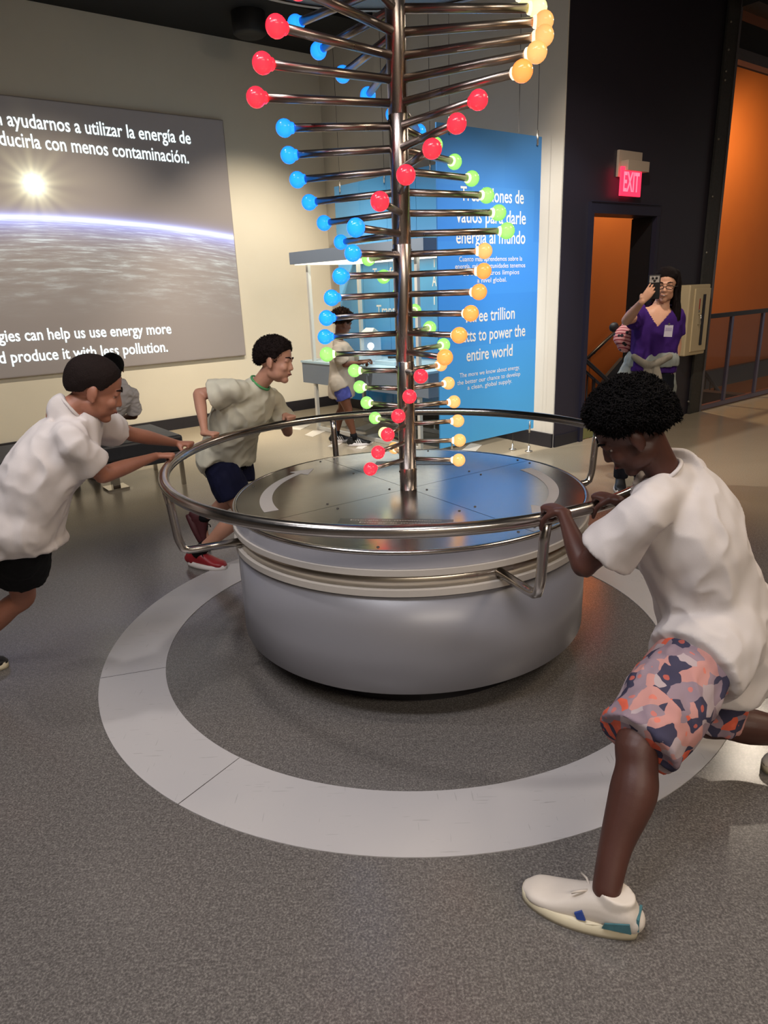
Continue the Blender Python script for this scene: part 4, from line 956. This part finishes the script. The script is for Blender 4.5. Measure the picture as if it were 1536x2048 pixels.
J['elL'] = ik(J['shL'], wL, .26, .25, (0, .2, -1)); J['knL'] = ik(hipL, J['anL'], .37, .38, (1, 0, -.2)); root, fr, hc, hs, s = person(J, 'boy pushing the handrail at the left in white t-shirt and black shorts')
hair_cap(hc, fr, hs, M['hair_dark'], root, hair_short, .005, .001, 40, 0, .008)
tshirt(J, root, M['tee'], .11, .62, 1.10, (.0, 0, 0), (.008, 9, .7), 1.05, hemw=(.185, .150), skirt=dict(L=(.08, .112), R=(.08, .112)))
shorts(J, root, M['black_cloth'], 1.12, .60)
shoe(root, (-1.885, 2.60, .001), (1, .25, 0), (0, 0, 1), .235, .088, M['shoe_black'], M['sole_cream'], .07)
shoe(root, (-2.33, 2.22, .001), (1, .3, 0), (0, 0, 1), .235, .088, M['shoe_black'], M['sole_cream'], .07)

# --- boy in the middle
T1, T2 = rail_pt(155.5), rail_pt(126)
wR, HR = grip(T1, rail_dir(155.5), (.8, -.5, 0), .86, (.3, 1, 0)); wL, HL = grip(T2, rail_dir(126), (.5, -.8, 0), .86, (-.8, -.5, 0))
hipR, hipL = at(432, 915, 3.72), at(470, 905, 3.92)
J = dict(base=(-.9, 3.75, 0), s=.86, hs=.98, head=at(551, 722, 3.60), face=(.93, -.22, -.16), hup=(.12, .1, 1), neck=at(516, 772, 3.62), pelvis=(hipL + hipR) / 2,
    shR=at(462, 780, 3.50), shL=at(548, 800, 3.80), waist=at(462, 860, 3.72), elR=at(398, 788, 3.52), wrR=wR, handR=HR, elL=None, wrL=wL, handL=HL, hipL=hipL, hipR=hipR,
    knR=None, anR=V((-1.07, 3.72, .10)), toeR=V((1, -.4, 0)), knL=at(480, 992, 3.85), anL=at(405, 1035, 4.0), toeL=V((.2, 0, -1)), skin=M['skin_light'], browm=M['hair_dark'], hemdir=(.02, 0, -1))
J['elL'] = ik(J['shL'], wL, .24, .23, (-.1, .6, -.35)); J['knR'] = ik(hipR, J['anR'], .35, .36, (1, -.2, 0))
J['wrR'] = wR
root, fr, hc, hs, s = person(J, 'dark-haired boy in the middle leaning over the handrail in cream t-shirt and navy shorts')
hair_cap(hc, fr, hs, M['hair_dark'], root, lambda x, y, z: hair_short(x, y, z) + .06 * max(0, y) * (1 if z > .3 else 0), .012, .004, 60, 2600, .0065)
ts = tshirt(J, root, M['tee_cream'], .09, .60, 1.10, (.02, 0, 0), (.008, 10, .7), 1.2, neckm=simple('green_collar', '#4f9a5e', .8), skirt=dict(L=(.06, .108), R=(.06, .108)))
shorts(J, root, M['navy'], 1.10, .68)
shoe(root, (-1.150, 3.755, .001), (.93, -.37, 0), (0, 0, 1), .25, .095, M['shoe_red'], M['sole_white'], .08, laces=M['black_cloth'])
sock(root, J['anR'], None, .036, M['black_cloth'], -.03, .05, J['knR'])
d = V((.35, .05, -.93)); a = J['anL']; shoe(root, V(a) - V((.93, 0, .35)) * .085 - d * .05, d, V((.93, 0, .35)), .24, .092, M['shoe_dark'], M['shoe_dark'], .08, laces=M['black_cloth'])
sock(root, J['anL'], None, .036, M['black_cloth'], -.03, .05, J['knL'])

# --- boy at the kiosk
bx, by = -.36, 6.86
def kpt(px, py, Y): return at(px, py, Y)
hipR, hipL = kpt(677, 765, 6.78), kpt(690, 764, 6.98)
J = dict(base=(bx, by, 0), s=.84, hs=.95, head=kpt(685, 647, 6.86), face=(.88, .40, -.30), hup=(.1, 0, 1), neck=kpt(678, 685, 6.86), pelvis=(hipL + hipR) / 2,
    shR=kpt(674, 702, 6.70), shL=kpt(694, 700, 7.0), elR=kpt(690, 729, 6.72), wrR=kpt(722, 726, 6.86), handR=dict(d=(.8, .5, .1), pn=(0, .3, -1), th=(-.3, 1, 0), s=.84, curl=(50, 45, 30)), elL=kpt(712, 727, 7.05), wrL=kpt(728, 722, 7.0), handL=dict(d=(.9, .2, .1), pn=(0, -.3, -1), th=(0, -1, 0), s=.84, curl=(45, 45, 30)),
    hipL=hipL, hipR=hipR, knR=None, anR=V((-.46, 6.98, .095)), toeR=V((1, .2, 0)), knL=None, anL=V((-.27, 6.78, .095)), toeL=V((1, .1, 0)), skin=M['skin_brown'], browm=M['hair_curl'], vox=.006)
J['anR'], J['anL'] = J['anL'], J['anR']; J['knR'] = hipR.lerp(J['anR'], .5) + V((.02, 0, 0)); J['knL'] = hipL.lerp(J['anL'], .5) + V((.02, 0, 0))
root, fr, hc, hs, s = person(J, 'curly-haired boy standing at the kiosk in pale t-shirt and blue shorts')
hair_cap(hc, fr, hs, M['hair_curl'], root, lambda x, y, z: .75 * (z + .12) + .6 * max(0, -y) - max(0, y - .5) * .8 - max(0, -z - .3) * 1.8, .024, .010, 36, 1800, .018, seg=50)
tshirt(J, root, M['tee_grey'], .14, .75, 1.08, None, (.005, 10, .6), 1.05, skirt=dict(L=(.20, .092), R=(.20, .092)))
shorts(J, root, M['blue_shorts'], .95, .60)
for nm, a, t in (('R', J['anR'], (1, .15, 0)), ('L', J['anL'], (1, .25, 0))):
    tv = V(t).normalized(); shoe(root, V((a.x, a.y, .001)) - tv * .06, tv, (0, 0, 1), .23, .085, M['shoe_black'], M['sole_white'], .06, stripes=M['stripe_white']); sock(root, a, None, .034, M['black_cloth'], -.03, .035, J['kn' + nm])

# --- child on the bench, seen from behind
seat = bp(.62, .42, .42)
hipR, hipL = seat + U * .085 + ZUP * .07 - NU * .02, seat - U * .085 + ZUP * .07 - NU * .02
bk = -NU
nk = at(243, 765, (seat.y)) ; sc0 = seat + ZUP * .50
J = dict(base=(seat.x, seat.y, 0), s=.84, hs=.95, head=at(226, 737, seat.y + .02), face=-NU + U * .2, hup=(0, 0, 1), neck=at(238, 768, seat.y), pelvis=seat, shR=at(262, 786, seat.y + .05), shL=at(212, 790, seat.y - .12), skin=M['skin_brown'], browm=M['hair_black'], hipL=hipL, hipR=hipR, hemdir=(0, 0, -1), vox=.006)
for k, q in (('R', 1), ('L', -1)):
    J['el' + k] = J['sh' + k] - NU * .10 - ZUP * .20 + U * .03 * q; J['wr' + k] = J['el' + k] - NU * .18 - ZUP * .03 - U * .05 * q
    J['hand' + k] = dict(d=-NU - ZUP * .2, pn=(0, 0, -1), th=-U * q, s=.82, curl=(25, 25, 15)); J['kn' + k] = J['hip' + k] - NU * .33 + ZUP * .01; J['an' + k] = J['kn' + k] - NU * .02 - ZUP * (J['kn' + k].z - .10); J['toe' + k] = -NU
root, fr, hc, hs, s = person(J, 'child in pale t-shirt sitting on the black bench with back to the room')
hair_cap(hc, fr, hs, M['hair_black'], root, hair_short, .012, .003, 40, 0, .012, seg=50)
MB().sphere(hc - fr[1] * .115 - fr[2] * .02 + fr[0] * .02, (.028, .028, .028), 14).build('hair_bun', M['hair_black'], root)
tshirt(J, root, M['tee'], .03, .75, 1.06, None, (.008, 12, 1.4), 1.05)
shorts(J, root, M['navy'], 1.1, .8)
for k in 'RL':
    a = J['an' + k]; shoe(root, V((a.x, a.y, .001)) + NU * .06, -NU, (0, 0, 1), .23, .085, M['shoe_black'], M['sole_white'], .06)

# --- woman with the phone
WY = 4.95
hipR, hipL = at(1283, 752, WY), at(1318, 755, WY)
fw_ = V((-.30, -.95, 0)).normalized()
an_ = V((1.845, 5.0, .085))
elR, wrR = at(1253, 641, WY - .12), at(1284, 603, WY - .30)
ph = at(1308, 574, WY - .27)
J = dict(base=(1.88, 4.95, 0), s=.98, hs=.98, head=at(1331, 572, WY - .02), face=(-.40, -.90, -.04), hup=(.04, 0, 1), neck=at(1322, 612, WY), pelvis=(hipL + hipR) / 2,
    shR=at(1284, 628, WY), shL=at(1351, 633, WY), waist=at(1308, 700, WY), elR=elR, wrR=wrR, handR=dict(d=(.62, .02, .78), pn=(.15, 1, -.1), th=(-.7, .3, .6), s=.92, curl=((6, 8, 6), (10, 14, 10), (14, 16, 10), (18, 18, 12)), spread=2.0, thumb=1.8, tcurl=10),
    elL=at(1353, 688, WY + .02), wrL=at(1345, 735, WY - .05), handL=dict(d=(-.05, 0, -1), pn=(-1, .1, 0), th=(0, -1, 0), s=.92, curl=(18, 22, 15)), hipL=hipL, hipR=hipR,
    knR=V((1.80, 4.93, .46)), knL=V((1.93, 4.96, .46)), anR=V((1.78, 4.97, .085)), anL=V((1.93, 5.0, .085)), toeR=fw_, toeL=fw_, skin=M['skin_fair'], browm=M['hair_dark'], look=0, vox=.005)
root, fr, hc, hs, s = person(J, 'dark-haired woman in glasses and purple top standing by the doorway raising a phone')
r, f, u = fr; P = lambda x, y, z: hc + r * x * hs + f * y * hs + u * z * hs
M['purple'] = cloth('purple_jersey', '#3a1c68', .1, 600, 10, .4); M['hair_w'] = hairmat('hair_near_black', '#120b0b')
hair_cap(hc, fr, hs, M['hair_w'], root, lambda x, y, z: .7 * (z + .30) + .7 * max(0, -y) - max(0, y - .25) * .72 - max(0, -z - .6) * 2, .010, .003, 30)
F = Flesh()
F.loft([(P(-.055, -.01, .08), .03, .035), (P(-.078, -.01, .02), .022, .04), (P(-.080, -.02, -.06), .024, .045), (P(-.090, .00, -.16), .028, .04), (P(-.100, .03, -.26), .020, .024), (P(-.098, .04, -.32), .008, .008)], r, 16, 5)
F.loft([(P(0, -.085, .05), .07, .03), (P(0, -.095, -.06), .075, .03), (P(0, -.10, -.18), .08, .028), (P(0, -.09, -.28), .05, .02)], r, 16, 5)
F.loft([(P(.06, -.03, .05), .02, .03), (P(.07, -.05, -.06), .02, .035), (P(.075, -.06, -.18), .018, .03)], r, 14, 4)
F.fuse('long_hair', M['hair_w'], root, .005, 2, wrinkle=(.004, 60, .12))
ts = tshirt(J, root, M['purple'], -.125, .62, 1.0, None, (.006, 11, .6), .96, neckm=M['purple'], hemw=(.165, .125), cut=lambda p: (p - V(J['neck'])).dot(f) > .0 and (p - V(J['neck'])).z > -.125 + 1.35 * abs((p - V(J['neck'])).dot(r)))
jl = J['hipR']; jr = J['hipL']; hipc = (jl + jr) / 2
F = Flesh(); dnm = None
F.loft([(hipc + ZUP * .02, .155, .115), (hipc - ZUP * .06, .165, .125)], r, 24, 4)
for k in 'RL': F.loft([(V(J['hip' + k]), .090, .095), (V(J['kn' + k]), .062, .066), (V(J['an' + k]) + ZUP * .0, .052, .056)], r, 20, 5, caps=(1, 0))
F.fuse('trousers', cloth('dark_trousers_cloth', '#14161f', .1), root, .007, 2, wrinkle=(.004, 12, .6))
# denim jacket tied round the hips
M['denim'] = cloth('pale_denim', '#8d9390', .10, 300, 10, .5); 
F = Flesh(); wc = at(1303, 716, WY)
F.loft([(wc + ZUP * .045, .155, .118), (wc, .180, .140), (wc - ZUP * .05, .182, .142)], r, 26, 4, caps=(0, 0))
F.loft([(wc - ZUP * .02 - f * .02 + r * .10, .070, .10), (hipc - ZUP * .04 - f * .00 + r * .15, .090, .11), (hipc - ZUP * .14 - f * .00 + r * .18, .105, .095)], r, 20, 5)
F.loft([(wc - ZUP * .02 - f * .05 - r * .08, .060, .08), (hipc - ZUP * .08 - f * .05 - r * .12, .060, .07), (hipc - ZUP * .22 - f * .05 - r * .13, .03, .05)], r, 20, 5)
jk = F.fuse('denim_jacket', M['denim'], root, .006, 2, wrinkle=(.006, 13, .6))
F = Flesh(); kc = wc + f * .135 - ZUP * .03
F.loft([(kc + r * .11 + ZUP * .05 - f * .02, .022, .024), (kc + r * .04 + ZUP * .01, .028, .022), (kc, .030, .028), (kc - r * .05 + ZUP * .02, .026, .024), (kc - r * .12 + ZUP * .06 - f * .03, .022, .022)], ZUP, 14, 4)
F.loft([(kc + r * .01, .028, .020), (kc + r * .015 - ZUP * .08 + f * .01, .032, .016), (kc + r * .01 - ZUP * .15, .034, .014)], r, 14, 4, caps=(1, 0))
F.loft([(kc - r * .03, .030, .020), (kc - r * .055 - ZUP * .10 + f * .01, .036, .016), (kc - r * .055 - ZUP * .20, .038, .015)], r, 14, 4, caps=(1, 0))
F.fuse('jacket_sleeves', cloth('grey_knit_sleeve', '#8a8478', .12, 300, 30, .5, (1, 1, .1)), jk, .005, 2)
# glasses, badge, wrist band, shoes
m = MB()
for q in (-1, 1):
    m.tube([P(.031 * q + .024 * math.cos(a * math.pi / 10), .091, -.004 + .0135 * math.sin(a * math.pi / 10)) for a in range(20)], .0022, 6, closed=True)
    m.tube([P(.055 * q, .090, 0), P(.078 * q, .07, .002), P(.080 * q, -.01, .002)], .0022, 6)
m.tube([P(-.008, .092, 0), P(0, .096, .003), P(.008, .092, 0)], .002, 6); m.build('glasses', M['black'], root)
MB().tube([P(-.017, .0885, -.0565), P(0, .0955, -.0585), P(.017, .0885, -.0565)], [.001, .0038, .001], 8).build('teeth', M['eyewhite'], root)
wl = V(J['wrL']); MB().tube([wl + V((.026 * math.cos(a * .524), .026 * math.sin(a * .524), .03 + .003 * math.cos(a * .524))) for a in range(12)], .006, 8, closed=True).build('wrist_band', M['black'], root)
for k in 'RL':
    a = J['an' + k]; shoe(root, V((a.x, a.y, .001)) - fw_ * .06, fw_, (0, 0, 1), .24, .09, M['shoe_black'], M['sole_white'], .05)
bc = at(1337, 662, 4.70)
bd = thing('name_badge', 'small white name badge clipped to the purple top', 'badge', bc)
b = MB().box(bc, (.052, .004, .075), (r, f, u)).build('card', simple('badge_white', '#d8d2e0', .4), bd)
MB().box(bc + f * .003 + ZUP * .012, (.040, .001, .020), (r, f, u)).build('print', simple('badge_print', '#b9aecb', .5), bd)
MB().box(bc + ZUP * .044, (.012, .008, .016), (r, f, u)).build('clip', M['chrome'], bd)
# phone
pdir = fr[1]; pr_ = pdir.cross(ZUP).normalized()
pht = thing('mobile_phone', 'black mobile phone with a patterned case held up by the woman', 'phone', ph)
PAX = (pr_, pdir, ZUP)
MB().box(ph, (.074, .010, .150), PAX, bev=.004).build('case', M['black'], pht)
MB().box(ph + pdir * .0055 + ZUP * .048, (.060, .002, .040), PAX).build('pattern_plate', simple('case_pattern', '#a8a39e', .4, 0, 60, .8), pht)
for i in range(3): MB().lathe([(0, .004), (.007, .003), (.008, 0)], ph + pdir * .0065 + ZUP * (.055 - .016 * (i % 2)) + pr_ * (.010 - .011 * i), 12, (pr_, ZUP, pdir)).build('lens', M['black'], pht)
# shoulder bag behind the raised elbow
def bag_mat():
    n = NT('bag_print'); v = n.mapping(n.coord(), (1, 1, 1), (0, .5, .3)); wv = n.new('ShaderNodeTexWave'); n.link(v, wv.inputs[0]); wv.inputs['Scale'].default_value = 18; wv.bands_direction = 'DIAGONAL'
    vo = n.new('ShaderNodeTexVoronoi'); n.link(v, vo.inputs['Vector']); vo.inputs['Scale'].default_value = 22; dots = n.math('LESS_THAN', vo.outputs['Distance'], .26)
    n.set(base=n.mix(dots, n.ramp(wv.outputs[1], [(.3, lin('#8c2f3c')), (.5, lin('#d9b6b4')), (.75, lin('#c98a88'))]), lin('#16141c')), rough=.7); return n.m
bgc = at(1252, 668, WY + .10); F = Flesh(); F.loft([(bgc + ZUP * .06, .035, .03), (bgc + ZUP * .02, .075, .05), (bgc - ZUP * .04, .085, .055), (bgc - ZUP * .085, .055, .045)], r, 20, 5)
bag = thing('shoulder_bag', 'small red, white and black printed bag hanging behind the woman\'s raised elbow', 'bag', bgc)
F.fuse('pouch', bag_mat(), bag, .005, 2)
MB().tube([bgc + ZUP * .06, bgc + ZUP * .18 + r * -.02, V(J['shR']) + ZUP * .055 - f * .02, V(J['shR']) + ZUP * .04 + f * -.09], .007, 8).build('strap', M['black'], bag)
MB().sphere(bgc + r * .085 + ZUP * .045, (.035, .02, .035), 14).build('pom_pom', M['black'], bag)
